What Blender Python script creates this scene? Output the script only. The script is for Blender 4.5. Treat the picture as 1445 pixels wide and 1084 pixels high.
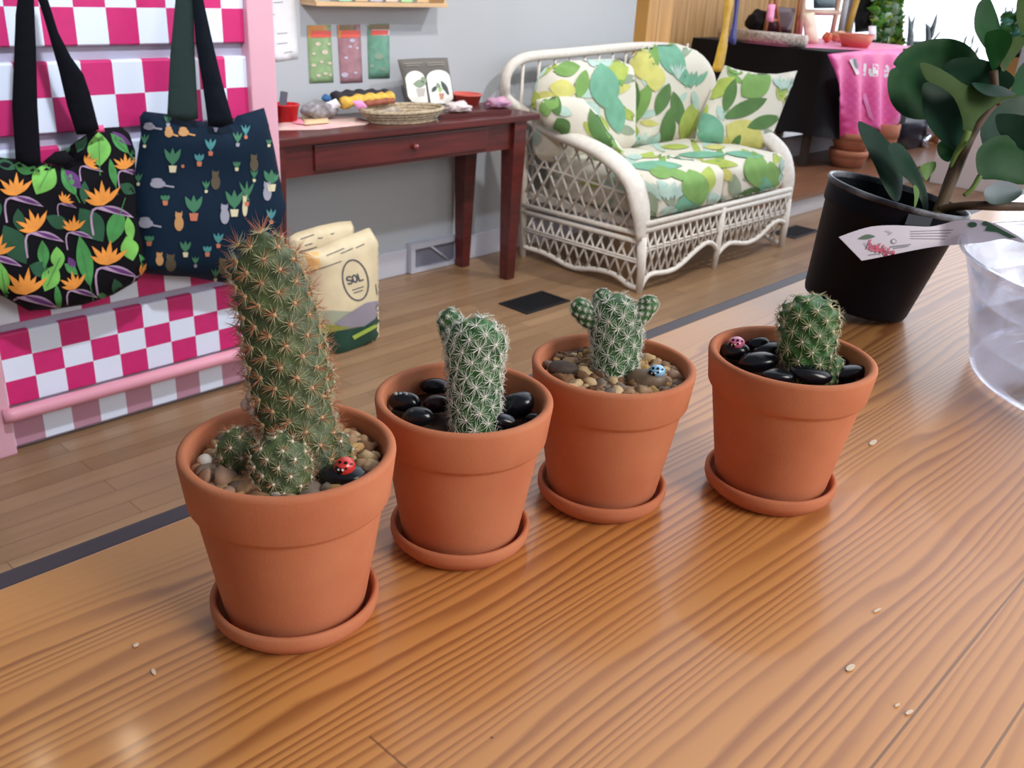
import bpy, bmesh, math, random
import numpy as np
from mathutils import Vector, Matrix, noise, geometry
from mathutils.bvhtree import BVHTree

for o in list(bpy.data.objects): bpy.data.objects.remove(o)
rnd = random.Random(7)
COL = bpy.context.scene.collection
# ------------------------------------------------------------------ camera
FPX, PIT, ROL = 1330.0, 0.4175830677, 0.0567187221
TH = math.radians(47.63)
CZ = 1.34
HC = 1.0157                                   # counter top height
def _cam():
    F = np.array([0, math.cos(PIT), -math.sin(PIT)]); R = np.array([1., 0, 0]); U = np.cross(R, F)
    c, s = math.cos(ROL), math.sin(ROL)
    R2, U2 = c*R+s*U, -s*R+c*U
    e = np.array([math.cos(TH), math.sin(TH)]); n = np.array([-e[1], e[0]])
    T = lambda v: np.array([v[:2] @ e, v[:2] @ n, v[2]])
    return T(R2), T(U2), T(F)
CR, CU, CF = _cam()
C0 = np.array([0, 0, CZ])
cd = bpy.data.cameras.new('camera'); cam = bpy.data.objects.new('camera', cd); COL.objects.link(cam)
M = Matrix.Identity(4)
for i in range(3):
    M[i][0], M[i][1], M[i][2], M[i][3] = CR[i], CU[i], -CF[i], C0[i]
cam.matrix_world = M
cd.sensor_fit = 'HORIZONTAL'; cd.sensor_width = 36; cd.lens = FPX/1445*36
cd.clip_start = .02; cd.clip_end = 200
cd.dof.use_dof = True; cd.dof.focus_distance = .6; cd.dof.aperture_fstop = 26
bpy.context.scene.camera = cam
# ------------------------------------------------------------------ world, lights, exposure
sc = bpy.context.scene
sc.view_settings.view_transform = 'Standard'; sc.view_settings.look = 'None'
sc.view_settings.exposure = 0.0; sc.view_settings.gamma = 1.0; sc.view_settings.use_curve_mapping = False
W = bpy.data.worlds.new('world'); sc.world = W; W.use_nodes = True
nt = W.node_tree; nt.nodes.clear()
out = nt.nodes.new('ShaderNodeOutputWorld'); bg = nt.nodes.new('ShaderNodeBackground')
tc = nt.nodes.new('ShaderNodeTexCoord'); dp = nt.nodes.new('ShaderNodeVectorMath'); dp.operation = 'DOT_PRODUCT'
dp.inputs[1].default_value = (0.97, 0.05, 0.2)
mr = nt.nodes.new('ShaderNodeMapRange'); mr.inputs[1].default_value = .35; mr.inputs[2].default_value = .9
mr.inputs[3].default_value = .2; mr.inputs[4].default_value = 2.2
nt.links.new(tc.outputs['Generated'], dp.inputs[0]); nt.links.new(dp.outputs['Value'], mr.inputs[0])
nt.links.new(mr.outputs[0], bg.inputs['Strength']); bg.inputs['Color'].default_value = (.84, .9, 1, 1)
nt.links.new(bg.outputs[0], out.inputs[0])
def area(name, loc, target, size, power, color, shape='RECTANGLE', sy=None):
    l = bpy.data.lights.new(name, 'AREA'); l.energy = power; l.color = color; l.shape = shape
    l.size = size; l.size_y = sy or size
    o = bpy.data.objects.new(name, l); COL.objects.link(o); o.location = loc
    o.rotation_euler = (Vector(target)-Vector(loc)).to_track_quat('-Z', 'Y').to_euler()
    return o
def spot(name, loc, target, power, deg, color=(1, .96, .9), soft=.06, blend=.6):
    sl = bpy.data.lights.new(name, 'SPOT'); sl.energy = power; sl.spot_size = math.radians(deg); sl.spot_blend = blend; sl.shadow_soft_size = soft; sl.color = color
    o = bpy.data.objects.new(name, sl); COL.objects.link(o); o.location = loc; o.rotation_euler = (Vector(target)-Vector(loc)).to_track_quat('-Z', 'Y').to_euler()
area('counter_fill_light', (.75, -1.65, 2.3), (.45, .3, 1.0), 1.0, 41, (1, .95, .88))  # unseen fill light added behind the camera to brighten pot fronts and counter
area('shop_front_daylight', (3.6, -3.2, 1.9), (3.6, 2.2, .6), 3.0, 38, (.78, .88, 1), sy=1.6)
area('side_window_daylight', (8.9, 1.2, 1.9), (3.5, 2.2, .4), 2.6, 60, (.86, .93, 1), sy=2.0)
def bulb(px, py, size, power):        # small warm ceiling bulbs that the varnish mirrors at this spot of the counter
    d = CF + CR*(px-722.5)/FPX - CU*(py-542)/FPX; P = C0+d*(HC-CZ)/d[2]; Cm = np.array([0, 0, 2*HC-CZ]); v = P-Cm; L = Cm+v*((2.95-Cm[2])/v[2])
    area('ceiling_bulb', tuple(L), tuple(P), size, power, (1, .84, .6), shape='DISK')
bulb(186, 1052, .06, .8); bulb(58, 1076, .04, .35)
spot('track_spot', (2.3, 1.6, 2.9), (2.75, 3.2, .95), 128, 84)
spot('track_spot', (3.9, 1.35, 2.9), (4.1, 2.8, .4), 150, 82, (.95, .97, 1))
spot('track_spot', (.7, .95, 2.7), (1.1, 2.6, .35), 215, 80, (.84, .9, 1))
spot('track_spot', (6.4, 1.8, 2.9), (6.9, 3.3, .8), 130, 84)

# ------------------------------------------------------------------ pixel helpers (photo frame 1445 x 1084)
def ray(px, py): return CF + CR*(px-722.5)/FPX - CU*(py-542)/FPX
def Zp(px, py, z): d = ray(px, py); return C0+d*(z-CZ)/d[2]
def Yp(px, py, y): d = ray(px, py); return C0+d*y/d[1]
def Xp(px, py, x): d = ray(px, py); return C0+d*x/d[0]
def Dp(px, py, dep): return C0+ray(px, py)*dep
def Pp(px, py, p0, nrm): d = ray(px, py); p0 = np.array(p0, float); nrm = np.array(nrm, float); return C0+d*(((p0-C0)@nrm)/(d@nrm))
def topx(p):
    d = np.array(p)-C0; w = d@CF; return 722.5+FPX*(d@CR)/w, 542-FPX*(d@CU)/w
def depth(p): return float((np.array(p)-C0)@CF)

# ------------------------------------------------------------------ materials
def lin(c):
    f = lambda v: v/12.92 if v <= .04045 else ((v+.055)/1.055)**2.4
    return tuple(f(v/255) for v in c)+(1,)
MATS = {}
def mat(name, rgb, rough=.6, metal=0, var=.0, scale=20, bump=0, bscale=60, coat=0, spec=.5, sheen=0, trans=0, sub=0, emis=0, rgb2=None, stretch=(1, 1, 1), ior=1.45):
    if name in MATS: return MATS[name]
    m = bpy.data.materials.new(name); m.use_nodes = True; t = m.node_tree; b = t.nodes['Principled BSDF']
    c = lin(rgb); b.inputs['Base Color'].default_value = c
    b.inputs['Roughness'].default_value = rough; b.inputs['Metallic'].default_value = metal
    b.inputs['Specular IOR Level'].default_value = spec; b.inputs['Coat Weight'].default_value = coat
    b.inputs['Coat Roughness'].default_value = .12
    b.inputs['IOR'].default_value = ior
    if sheen: b.inputs['Sheen Weight'].default_value = sheen
    if trans: b.inputs['Transmission Weight'].default_value = trans
    if sub: b.inputs['Subsurface Weight'].default_value = sub; b.inputs['Subsurface Scale'].default_value = .004
    if emis: b.inputs['Emission Color'].default_value = c; b.inputs['Emission Strength'].default_value = emis
    co = t.nodes.new('ShaderNodeTexCoord'); mp = t.nodes.new('ShaderNodeMapping'); mp.inputs['Scale'].default_value = stretch
    t.links.new(co.outputs['Object'], mp.inputs[0])
    if var or rgb2:
        n = t.nodes.new('ShaderNodeTexNoise'); n.inputs['Scale'].default_value = scale; n.inputs['Detail'].default_value = 4
        t.links.new(mp.outputs[0], n.inputs['Vector'])
        mx = t.nodes.new('ShaderNodeMix'); mx.data_type = 'RGBA'
        r = t.nodes.new('ShaderNodeMapRange'); r.inputs[1].default_value = .35; r.inputs[2].default_value = .65
        t.links.new(n.outputs['Fac'], r.inputs[0]); t.links.new(r.outputs[0], mx.inputs[0])
        if rgb2: c2 = lin(rgb2); mx.inputs[6].default_value = c
        else:
            mx.inputs[6].default_value = tuple(min(1, v*(1+var)) for v in c[:3])+(1,)
            c2 = tuple(v*(1-var) for v in c[:3])+(1,)
        mx.inputs[7].default_value = c2
        t.links.new(mx.outputs[2], b.inputs['Base Color'])
    if bump:
        n = t.nodes.new('ShaderNodeTexNoise'); n.inputs['Scale'].default_value = bscale; n.inputs['Detail'].default_value = 3
        bp = t.nodes.new('ShaderNodeBump'); bp.inputs['Strength'].default_value = bump; bp.inputs['Distance'].default_value = .002
        t.links.new(mp.outputs[0], n.inputs['Vector']); t.links.new(n.outputs['Fac'], bp.inputs['Height']); t.links.new(bp.outputs[0], b.inputs['Normal'])
    MATS[name] = m; return m
class NB:
    """small node-graph builder"""
    def __init__(s, name):
        s.m = bpy.data.materials.new(name); s.m.use_nodes = True; s.t = s.m.node_tree; s.b = s.t.nodes['Principled BSDF']; MATS[name] = s.m
    def n(s, typ, **kw):
        nd = s.t.nodes.new(typ)
        for k, v in kw.items():
            if k.startswith('i_'):
                key = k[2:]; key = int(key) if key.isdigit() else key.replace('_', ' ')
                s.put(nd.inputs[key], v)
            else: setattr(nd, k, v)
        return nd
    def put(s, inp, v):
        if isinstance(v, bpy.types.NodeSocket): s.t.links.new(v, inp)
        else: inp.default_value = v
    def math(s, op, a, b=0, c=None):
        nd = s.t.nodes.new('ShaderNodeMath'); nd.operation = op; s.put(nd.inputs[0], a); s.put(nd.inputs[1], b)
        if c is not None: s.put(nd.inputs[2], c)
        return nd.outputs[0]
    def ramp(s, fac, stops, interp='LINEAR'):
        nd = s.t.nodes.new('ShaderNodeValToRGB'); nd.color_ramp.interpolation = interp
        while len(nd.color_ramp.elements) < len(stops): nd.color_ramp.elements.new(.5)
        for el, (p, c) in zip(nd.color_ramp.elements, stops): el.position = p; el.color = lin(c) if len(c) == 3 else c
        s.put(nd.inputs[0], fac); return nd.outputs[0]
    def mix(s, fac, a, b, mode='MIX'):
        nd = s.t.nodes.new('ShaderNodeMix'); nd.data_type = 'RGBA'; nd.blend_type = mode
        s.put(nd.inputs[0], fac); s.put(nd.inputs[6], a); s.put(nd.inputs[7], b); return nd.outputs[2]
def wood_counter():
    g = NB('varnished_pine'); co = g.n('ShaderNodeTexCoord'); sp = g.n('ShaderNodeSeparateXYZ', i_0=co.outputs['Object'])
    x, y = sp.outputs[0], sp.outputs[1]
    # boards run along X; seams at Y = .455, .261, .091, .055 ...
    def step(e): return g.math('GREATER_THAN', y, e)
    idx = g.math('ADD', g.math('ADD', step(.091), step(.055)), g.math('ADD', step(.455), step(-.12)))
    butt = g.math('MULTIPLY', g.math('GREATER_THAN', x, .2035), g.math('LESS_THAN', y, .261))
    idx = g.math('ADD', idx, g.math('MULTIPLY', butt, .37))
    n1 = g.n('ShaderNodeTexNoise', noise_dimensions='3D', i_Scale=1.0, i_Detail=2.0, i_Vector=g.n('ShaderNodeCombineXYZ', i_0=g.math('MULTIPLY', x, 1.5), i_1=g.math('MULTIPLY', y, 5.), i_2=g.math('MULTIPLY', idx, 7.3)).outputs[0])
    n2 = g.n('ShaderNodeTexNoise', noise_dimensions='3D', i_Scale=1.0, i_Detail=3.0, i_Vector=g.n('ShaderNodeCombineXYZ', i_0=g.math('MULTIPLY', x, 14.), i_1=g.math('MULTIPLY', y, 70.), i_2=idx).outputs[0])
    n3 = g.n('ShaderNodeTexNoise', noise_dimensions='2D', i_Scale=1.0, i_Detail=1.0, i_Vector=g.n('ShaderNodeCombineXYZ', i_0=g.math('MULTIPLY', x, .5), i_1=g.math('MULTIPLY', y, 22.)).outputs[0])
    ph = g.math('MULTIPLY_ADD', y, 138., g.math('MULTIPLY_ADD', n1.outputs['Fac'], 11., g.math('MULTIPLY_ADD', n3.outputs['Fac'], 7., g.math('MULTIPLY', n2.outputs['Fac'], .5))))
    fr = g.math('FRACT', ph)
    ring = g.ramp(fr, [(0, (0, 0, 0, 1)), (.38, (.22, .22, .22, 1)), (.68, (.85, .85, .85, 1)), (.84, (1, 1, 1, 1)), (1., (0, 0, 0, 1))])
    # rings of the far edge board are sparse and pale
    edge = g.math('SUBTRACT', 1.0, g.n('ShaderNodeMapRange', i_0=y, i_1=.425, i_2=.455).outputs[0])
    amt = g.math('MULTIPLY', g.math('MULTIPLY', ring, g.math('MULTIPLY_ADD', edge, .76, .06)), g.n('ShaderNodeMapRange', i_0=n3.outputs['Fac'], i_1=.3, i_2=.6, i_3=.55, i_4=1.0).outputs[0])
    base = g.mix(n1.outputs['Fac'], lin((214, 149, 81)), lin((200, 134, 68)))
    base = g.mix(g.math('MULTIPLY', n2.outputs['Fac'], .5), base, lin((208, 148, 92)))
    colr = g.mix(amt, base, lin((142, 80, 42)))
    def line(v, e, w): return g.math('LESS_THAN', g.math('ABSOLUTE', g.math('SUBTRACT', v, e)), w)
    seam = g.math('MAXIMUM', line(y, .091, .0007), line(y, .055, .0007))
    seam = g.math('MAXIMUM', seam, g.math('MULTIPLY', line(x, .2035, .0006), g.math('MULTIPLY', g.math('LESS_THAN', y, .261), g.math('GREATER_THAN', y, .091))))
    colr = g.mix(g.math('MULTIPLY', seam, .65), colr, lin((92, 58, 30)))
    vor = g.n('ShaderNodeTexVoronoi', i_Scale=26., i_Vector=co.outputs['Object'])
    spk = g.math('LESS_THAN', vor.outputs['Distance'], .022)
    colr = g.mix(g.math('MULTIPLY', spk, .75), colr, lin((90, 50, 28)))
    g.put(g.b.inputs['Base Color'], colr)
    g.put(g.b.inputs['Roughness'], .38); g.put(g.b.inputs['Coat Weight'], .27)
    rn = g.n('ShaderNodeTexNoise', i_Scale=9., i_Detail=3., i_Vector=co.outputs['Object'])
    g.put(g.b.inputs['Coat Roughness'], g.n('ShaderNodeMapRange', i_0=rn.outputs['Fac'], i_1=.3, i_2=.7, i_3=.06, i_4=.2).outputs[0])
    bp = g.n('ShaderNodeBump', i_Strength=.18, i_Distance=.001, i_Height=g.math('ADD', n1.outputs['Fac'], g.math('MULTIPLY', rn.outputs['Fac'], 1.5)))
    g.put(g.b.inputs['Coat Normal'], bp.outputs[0]); return g.m
def wood_floor():
    g = NB('brown_floorboards'); co = g.n('ShaderNodeTexCoord'); sp = g.n('ShaderNodeSeparateXYZ', i_0=co.outputs['Object'])
    x, y = sp.outputs[0], sp.outputs[1]
    br = g.n('ShaderNodeTexBrick', offset=.37, i_Vector=co.outputs['Object'], i_Color1=lin((168, 134, 100)), i_Color2=lin((138, 107, 78)), i_Mortar=lin((84, 62, 46)), i_Scale=1., i_Mortar_Size=.0012, i_Brick_Width=.9, i_Row_Height=.072, i_Bias=.0)
    n = g.n('ShaderNodeTexNoise', i_Scale=1., i_Detail=5., i_Vector=g.n('ShaderNodeCombineXYZ', i_0=g.math('MULTIPLY', x, 3.), i_1=g.math('MULTIPLY', y, 30.)).outputs[0])
    c = g.mix(g.math('MULTIPLY', n.outputs['Fac'], .8), br.outputs['Color'], lin((112, 82, 56)))
    g.put(g.b.inputs['Base Color'], c); g.put(g.b.inputs['Roughness'], .33); g.put(g.b.inputs['Specular IOR Level'], .5)
    g.put(g.b.inputs['Normal'], g.n('ShaderNodeBump', i_Strength=.15, i_Distance=.002, i_Height=n.outputs['Fac']).outputs[0]); return g.m
def plank_wood(name, c1, c2, wid=.11, axis=0, rough=.5):
    g = NB(name); co = g.n('ShaderNodeTexCoord'); sp = g.n('ShaderNodeSeparateXYZ', i_0=co.outputs['Object'])
    a, z = sp.outputs[axis], sp.outputs[2]
    fr = g.math('FRACT', g.math('DIVIDE', a, wid)); fl = g.math('FLOOR', g.math('DIVIDE', a, wid))
    n = g.n('ShaderNodeTexNoise', i_Scale=1., i_Detail=4., i_Vector=g.n('ShaderNodeCombineXYZ', i_0=g.math('MULTIPLY', a, 26.), i_1=g.math('MULTIPLY', fl, 3.1), i_2=g.math('MULTIPLY', z, 1.8)).outputs[0])
    c = g.mix(g.n('ShaderNodeMapRange', i_0=n.outputs['Fac'], i_1=.35, i_2=.65).outputs[0], lin(c1), lin(c2))
    c = g.mix(g.math('MULTIPLY', g.math('LESS_THAN', fr, .03), .6), c, lin((90, 60, 30)))
    g.put(g.b.inputs['Base Color'], c); g.put(g.b.inputs['Roughness'], rough); return g.m
def checker_slats():
    g = NB('magenta_white_check'); co = g.n('ShaderNodeTexCoord'); sp = g.n('ShaderNodeSeparateXYZ', i_0=co.outputs['Object'])
    x, z = sp.outputs[0], sp.outputs[2]
    cx = g.math('FLOOR', g.math('DIVIDE', g.math('SUBTRACT', x, .0), .0850))
    at = g.n('ShaderNodeAttribute', attribute_name='row')      # row index stored per slat
    par = g.math('MODULO', g.math('ADD', g.math('ABSOLUTE', cx), at.outputs['Fac']), 2.)
    mask = g.math('GREATER_THAN', par, .5)
    tint = g.n('ShaderNodeAttribute', attribute_name='faded')
    mag = g.mix(tint.outputs['Fac'], lin((203, 40, 112)), lin((190, 136, 158)))
    c = g.mix(mask, lin((238, 234, 238)), mag)
    g.put(g.b.inputs['Base Color'], c); g.put(g.b.inputs['Roughness'], .42); return g.m
M_counter = wood_counter(); M_floor = wood_floor()
M_pine = plank_wood('golden_pine', (222, 176, 116), (190, 142, 88)); M_check = checker_slats()
M_wall = mat('pale_grey_paint', (184, 187, 191), .85, var=.03, scale=1.5, bump=.08, bscale=90)
M_trimw = mat('white_trim_paint', (205, 203, 212), .5)
def terracotta():
    g = NB('terracotta'); co = g.n('ShaderNodeTexCoord')
    n = g.n('ShaderNodeTexNoise', i_Scale=22., i_Detail=4., i_Vector=co.outputs['Object'])
    n2 = g.n('ShaderNodeTexNoise', i_Scale=900., i_Detail=2., i_Vector=co.outputs['Object'])
    c = g.mix(g.n('ShaderNodeMapRange', i_0=n.outputs['Fac'], i_1=.35, i_2=.68).outputs[0], lin((198, 124, 88)), lin((186, 108, 74)))
    c = g.mix(g.math('MULTIPLY', n2.outputs['Fac'], .22), c, lin((212, 150, 118)))
    g.put(g.b.inputs['Base Color'], c); g.put(g.b.inputs['Roughness'], .85); g.put(g.b.inputs['Specular IOR Level'], .25)
    g.put(g.b.inputs['Normal'], g.n('ShaderNodeBump', i_Strength=.25, i_Distance=.0004, i_Height=n2.outputs['Fac']).outputs[0]); return g.m
M_terra = terracotta()

# ------------------------------------------------------------------ mesh builder
class MB:
    def __init__(s): s.v = []; s.f = []; s.m = []; s.sm = []
    def add(s, vs, fs, mi=0, smooth=True):
        b = len(s.v); s.v += [tuple(float(c) for c in p) for p in vs]
        s.f += [tuple(int(i)+b for i in f) for f in fs]; s.m += [mi]*len(fs); s.sm += [smooth]*len(fs); return s
    def box(s, c, d, mi=0, bev=.0, rot=None, seg=2):
        bm = bmesh.new(); bmesh.ops.create_cube(bm, size=1)
        for v in bm.verts: v.co = Vector((v.co.x*d[0], v.co.y*d[1], v.co.z*d[2]))
        if bev: bmesh.ops.bevel(bm, geom=bm.edges[:], offset=min(bev, min(d)*.45), segments=seg, affect='EDGES', profile=.7)
        R = rot.to_matrix() if rot is not None else Matrix.Identity(3)
        vs = [R @ v.co+Vector(c) for v in bm.verts]; bm.verts.index_update()
        fs = [[v.index for v in f.verts] for f in bm.faces]; bm.free(); return s.add(vs, fs, mi, False)
    def span(s, a, b, mi=0, bev=0): return s.box([(a[i]+b[i])/2 for i in range(3)], [abs(b[i]-a[i]) for i in range(3)], mi, bev)
    def tube(s, pts, r, seg=8, mi=0, cap=True, flat=None, up=(0, 0, 1)):
        """flat=(a,b): elliptical section, a along 'side', b along 'up'"""
        P = [Vector(p) for p in pts]; n = len(P); rr = r if hasattr(r, '__len__') else [r]*n; vs = []
        prev = None
        for i in range(n):
            t = (P[min(i+1, n-1)]-P[max(i-1, 0)]).normalized()
            if prev is None:
                a = t.cross(Vector(up));
                if a.length < 1e-3: a = t.cross(Vector((1, 0.1, 0)))
            else: a = prev-t*prev.dot(t)
            a.normalize(); prev = a; b = a.cross(t).normalized()
            for k in range(seg):
                th = 2*math.pi*k/seg
                fa, fb = (flat if flat else (1, 1))
                vs.append(P[i]+a*math.cos(th)*rr[i]*fa+b*math.sin(th)*rr[i]*fb)
        fs = [(i*seg+k, i*seg+(k+1) % seg, (i+1)*seg+(k+1) % seg, (i+1)*seg+k) for i in range(n-1) for k in range(seg)]
        if cap: fs += [tuple(range(seg))[::-1], tuple((n-1)*seg+k for k in range(seg))]
        return s.add(vs, fs, mi)
    def lathe(s, prof, c=(0, 0, 0), seg=64, mi=0, axis=None, sx=1, sy=1, ang=0):
        vs = []; q = Vector((0, 0, 1)).rotation_difference(Vector(axis)) if axis is not None else None
        for r, z in prof:
            for k in range(seg):
                a = 2*math.pi*k/seg+ang; p = Vector((r*sx*math.cos(a), r*sy*math.sin(a), z))
                if q: p = q @ p
                vs.append(p+Vector(c))
        fs = [(i*seg+k, i*seg+(k+1) % seg, (i+1)*seg+(k+1) % seg, (i+1)*seg+k) for i in range(len(prof)-1) for k in range(seg)]
        return s.add(vs, fs, mi)
    def blob(s, c, d, sub=2, amp=.0, fr=1.5, seed=0, mi=0, rot=None, power=1):
        bm = bmesh.new(); bmesh.ops.create_icosphere(bm, subdivisions=sub, radius=1); vs = []
        R = rot.to_matrix() if rot is not None else Matrix.Identity(3)
        for v in bm.verts:
            p = v.co.copy()
            k = 1+amp*noise.noise(p*fr+Vector((seed*3.7, seed*1.3, 5)))
            p = Vector([math.copysign(abs(q)**power, q) for q in p])*k
            vs.append(R @ Vector((p.x*d[0], p.y*d[1], p.z*d[2]))+Vector(c))
        bm.verts.index_update(); fs = [[v.index for v in f.verts] for f in bm.faces]; bm.free(); return s.add(vs, fs, mi)
    def grid(s, fn, nu, nv, mi=0, smooth=True):
        vs = [fn(i/nu, j/nv) for i in range(nu+1) for j in range(nv+1)]
        fs = [(i*(nv+1)+j, (i+1)*(nv+1)+j, (i+1)*(nv+1)+j+1, i*(nv+1)+j+1) for i in range(nu) for j in range(nv)]
        return s.add(vs, fs, mi, smooth)
    def bvh(s): return BVHTree.FromPolygons([Vector(v) for v in s.v], s.f)
def build(name, mb, mats, parent=None, label=None, cat=None, group=None, kind=None, attrs=None, center=True, local=False):
    if not isinstance(mats, (list, tuple)): mats = [mats]
    V = np.array(mb.v)
    if parent is not None: org = np.zeros(3) if local else np.array(WLOC[parent.name])
    elif center: org = np.array([(V[:, 0].min()+V[:, 0].max())/2, (V[:, 1].min()+V[:, 1].max())/2, V[:, 2].min()])
    else: org = np.zeros(3)
    me = bpy.data.meshes.new(name); me.from_pydata([tuple(p) for p in V-org], [], mb.f)
    for m in mats: me.materials.append(m)
    me.polygons.foreach_set('material_index', mb.m); me.polygons.foreach_set('use_smooth', mb.sm)
    if attrs:
        for k, vals in attrs.items():
            at = me.attributes.new(k, 'FLOAT', 'FACE'); at.data.foreach_set('value', vals)
    me.update(); o = bpy.data.objects.new(name, me); COL.objects.link(o)
    if parent is not None: o.parent = parent; WLOC[o.name] = tuple(org)
    else: o.location = org; WLOC[o.name] = tuple(org)
    return tag(o, label, cat, group, kind)
WLOC = {}
def tag(o, label=None, cat=None, group=None, kind=None):
    if label: o['label'] = label
    if cat: o['category'] = cat
    if group: o['group'] = group
    if kind: o['kind'] = kind
    return o
def thing(name, loc, label, cat, group=None):
    o = bpy.data.objects.new(name, None); o.empty_display_size = .02; COL.objects.link(o); o.location = loc; WLOC[o.name] = tuple(float(c) for c in loc)
    return tag(o, label, cat, group)
def clone(o, parent=None):
    c = o.copy(); COL.objects.link(c)
    if parent is not None: c.parent = parent
    for ch in list(o.children): clone(ch, c)
    return c
def structure(name, mb, mats, **k): return build(name, mb, mats, kind='structure', center=False, **k)

# ------------------------------------------------------------------ planar outlines -> triangulated sheets
def resample(poly, step):
    o = []
    for i in range(len(poly)):
        a = np.array(poly[i], float); b = np.array(poly[(i+1) % len(poly)], float); n = max(1, int(round(np.linalg.norm(b-a)/step)))
        o += [a+(b-a)*k/n for k in range(n)]
    return np.array(o)
def smooth_poly(poly, n=4):
    """closed Catmull-Rom"""
    P = [np.array(p, float) for p in poly]; o = []; L = len(P)
    for i in range(L):
        p0, p1, p2, p3 = P[i-1], P[i], P[(i+1) % L], P[(i+2) % L]
        for k in range(n):
            t = k/n; o.append(.5*((2*p1)+(-p0+p2)*t+(2*p0-5*p1+4*p2-p3)*t*t+(-p0+3*p1-3*p2+p3)*t**3))
    return [tuple(p) for p in o]
def open_curve(P, n=6):
    P = [np.array(p, float) for p in P]; Q = [2*P[0]-P[1]]+P+[2*P[-1]-P[-2]]; o = []
    for i in range(1, len(Q)-2):
        p0, p1, p2, p3 = Q[i-1], Q[i], Q[i+1], Q[i+2]
        for k in range(n):
            t = k/n; o.append(.5*((2*p1)+(-p0+p2)*t+(2*p0-5*p1+4*p2-p3)*t*t+(-p0+3*p1-3*p2+p3)*t**3))
    o.append(P[-1]); return o
def inside(pts, poly):
    x, y = pts[:, 0], pts[:, 1]; c = np.zeros(len(pts), bool); j = len(poly)-1
    for i in range(len(poly)):
        xi, yi = poly[i]; xj, yj = poly[j]
        if yi != yj: c ^= ((yi > y) != (yj > y)) & (x < (xj-xi)*(y-yi)/(yj-yi)+xi)
        j = i
    return c
def bdist(pts, B):
    d = np.full(len(pts), 1e9)
    for i in range(len(B)):
        a, b = B[i], B[(i+1) % len(B)]; ab = b-a; t = np.clip(((pts-a)@ab)/max(ab@ab, 1e-18), 0, 1)
        d = np.minimum(d, np.linalg.norm(pts-(a+t[:, None]*ab), axis=1))
    return d
def sheet(poly, step):
    """returns verts2d, faces, dist to boundary, n boundary"""
    B = resample(poly, step); lo, hi = B.min(0), B.max(0)
    xs = np.arange(lo[0]+step*.5, hi[0], step); ys = np.arange(lo[1]+step*.5, hi[1], step*.87)
    G = np.array([(x+(step*.5 if k % 2 else 0), y) for k, y in enumerate(ys) for x in xs]) if len(xs) and len(ys) else np.zeros((0, 2))
    if len(G): G = G[inside(G, B)]
    if len(G): G = G[bdist(G, B) > step*.55]
    V = [Vector(p) for p in B]+[Vector(p) for p in G]; nb = len(B)
    r = geometry.delaunay_2d_cdt(V, [(i, (i+1) % nb) for i in range(nb)], [], 1, 1e-9)
    v2 = np.array([tuple(p) for p in r[0]]); fs = [f for f in r[2] if len(f) == 3]
    cen = np.array([v2[list(f)].mean(0) for f in fs]) if fs else np.zeros((0, 2))
    if len(fs):
        ins = inside(cen, B); fs = [f for f, k in zip(fs, ins) if k]
    return v2, fs, bdist(v2, B)
def pillow(mb, poly, fn, nrm, tf, tb, step, mi=0, edge=None, wr=0, wf=10, seed=0, mode='round'):
    """poly in 2-D, fn maps 2-D -> 3-D, nrm outward front normal, tf/tb front/back thickness"""
    v2, fs, d = sheet(poly, step); nrm = np.array(nrm, float); nrm /= np.linalg.norm(nrm)
    e = edge or max(d.max(), 1e-6); k = np.clip(d/e, 0, 1); prof = np.sqrt(1-(1-k)**2) if mode == 'round' else k
    P = np.array([fn(p) for p in v2])
    w = np.array([noise.noise(Vector((p[0]*wf+seed, p[1]*wf, p[2]*wf+seed*2))) for p in P])*wr*np.clip(k*3, 0, 1)
    A = P+nrm*(prof*tf+w)[:, None]; Bk = P-nrm*(prof*tb+.0004)[:, None]
    p0 = P[fs[0][0]]; nn = np.cross(P[fs[0][1]]-p0, P[fs[0][2]]-p0); fl = nn@nrm < 0
    F1 = [f[::-1] if fl else f for f in fs]; mb.add(A, F1, mi); mb.add(Bk, [f[::-1] for f in F1], mi)
    # rim strip
    edges = {}
    for f in F1:
        for a, b in ((f[0], f[1]), (f[1], f[2]), (f[2], f[0])):
            if (b, a) in edges: del edges[(b, a)]
            else: edges[(a, b)] = 1
    base = len(mb.v)-2*len(P); n = len(P)
    for a, b in edges: mb.f.append((base+b, base+a, base+n+a, base+n+b)); mb.m.append(mi); mb.sm.append(True)
    return mb
def decal(mb, bvh, poly, mi, step=7., off=.0006, jump=.06, frame=None):
    """press a flat photo-frame outline onto a surface seen along the camera's rays (printed pattern of that surface)"""
    v2, fs, _ = sheet(poly, step); out = {}; o = Vector(C0); miss = []; ts = []
    for i, p in enumerate(v2):
        d = Vector(ray(p[0], p[1])).normalized(); h = bvh.ray_cast(o, d)
        if h[0] is None: miss.append((i, d)); continue
        ts.append((h[0]-o).length)
        n = h[1] if h[1].dot(d) < 0 else -h[1]
        out[i] = h[0]+n*off-d*off
    if ts:
        tm = float(np.median(ts))
        for i, d in miss:
            q = bvh.find_nearest(o+d*tm)
            if q[0] is not None and q[3] < tm*.02: out[i] = q[0]-d*off
    idx = {}; vs = []
    F = []
    for f in fs:
        if all(i in out for i in f):
            a, b, c = (out[i] for i in f)
            if max((a-b).length, (b-c).length, (c-a).length) > jump: continue
            t = []
            for i in f:
                if i not in idx: idx[i] = len(vs); vs.append(out[i])
                t.append(idx[i])
            F.append(tuple(t))
    if F: mb.add(vs, F, mi)
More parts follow.
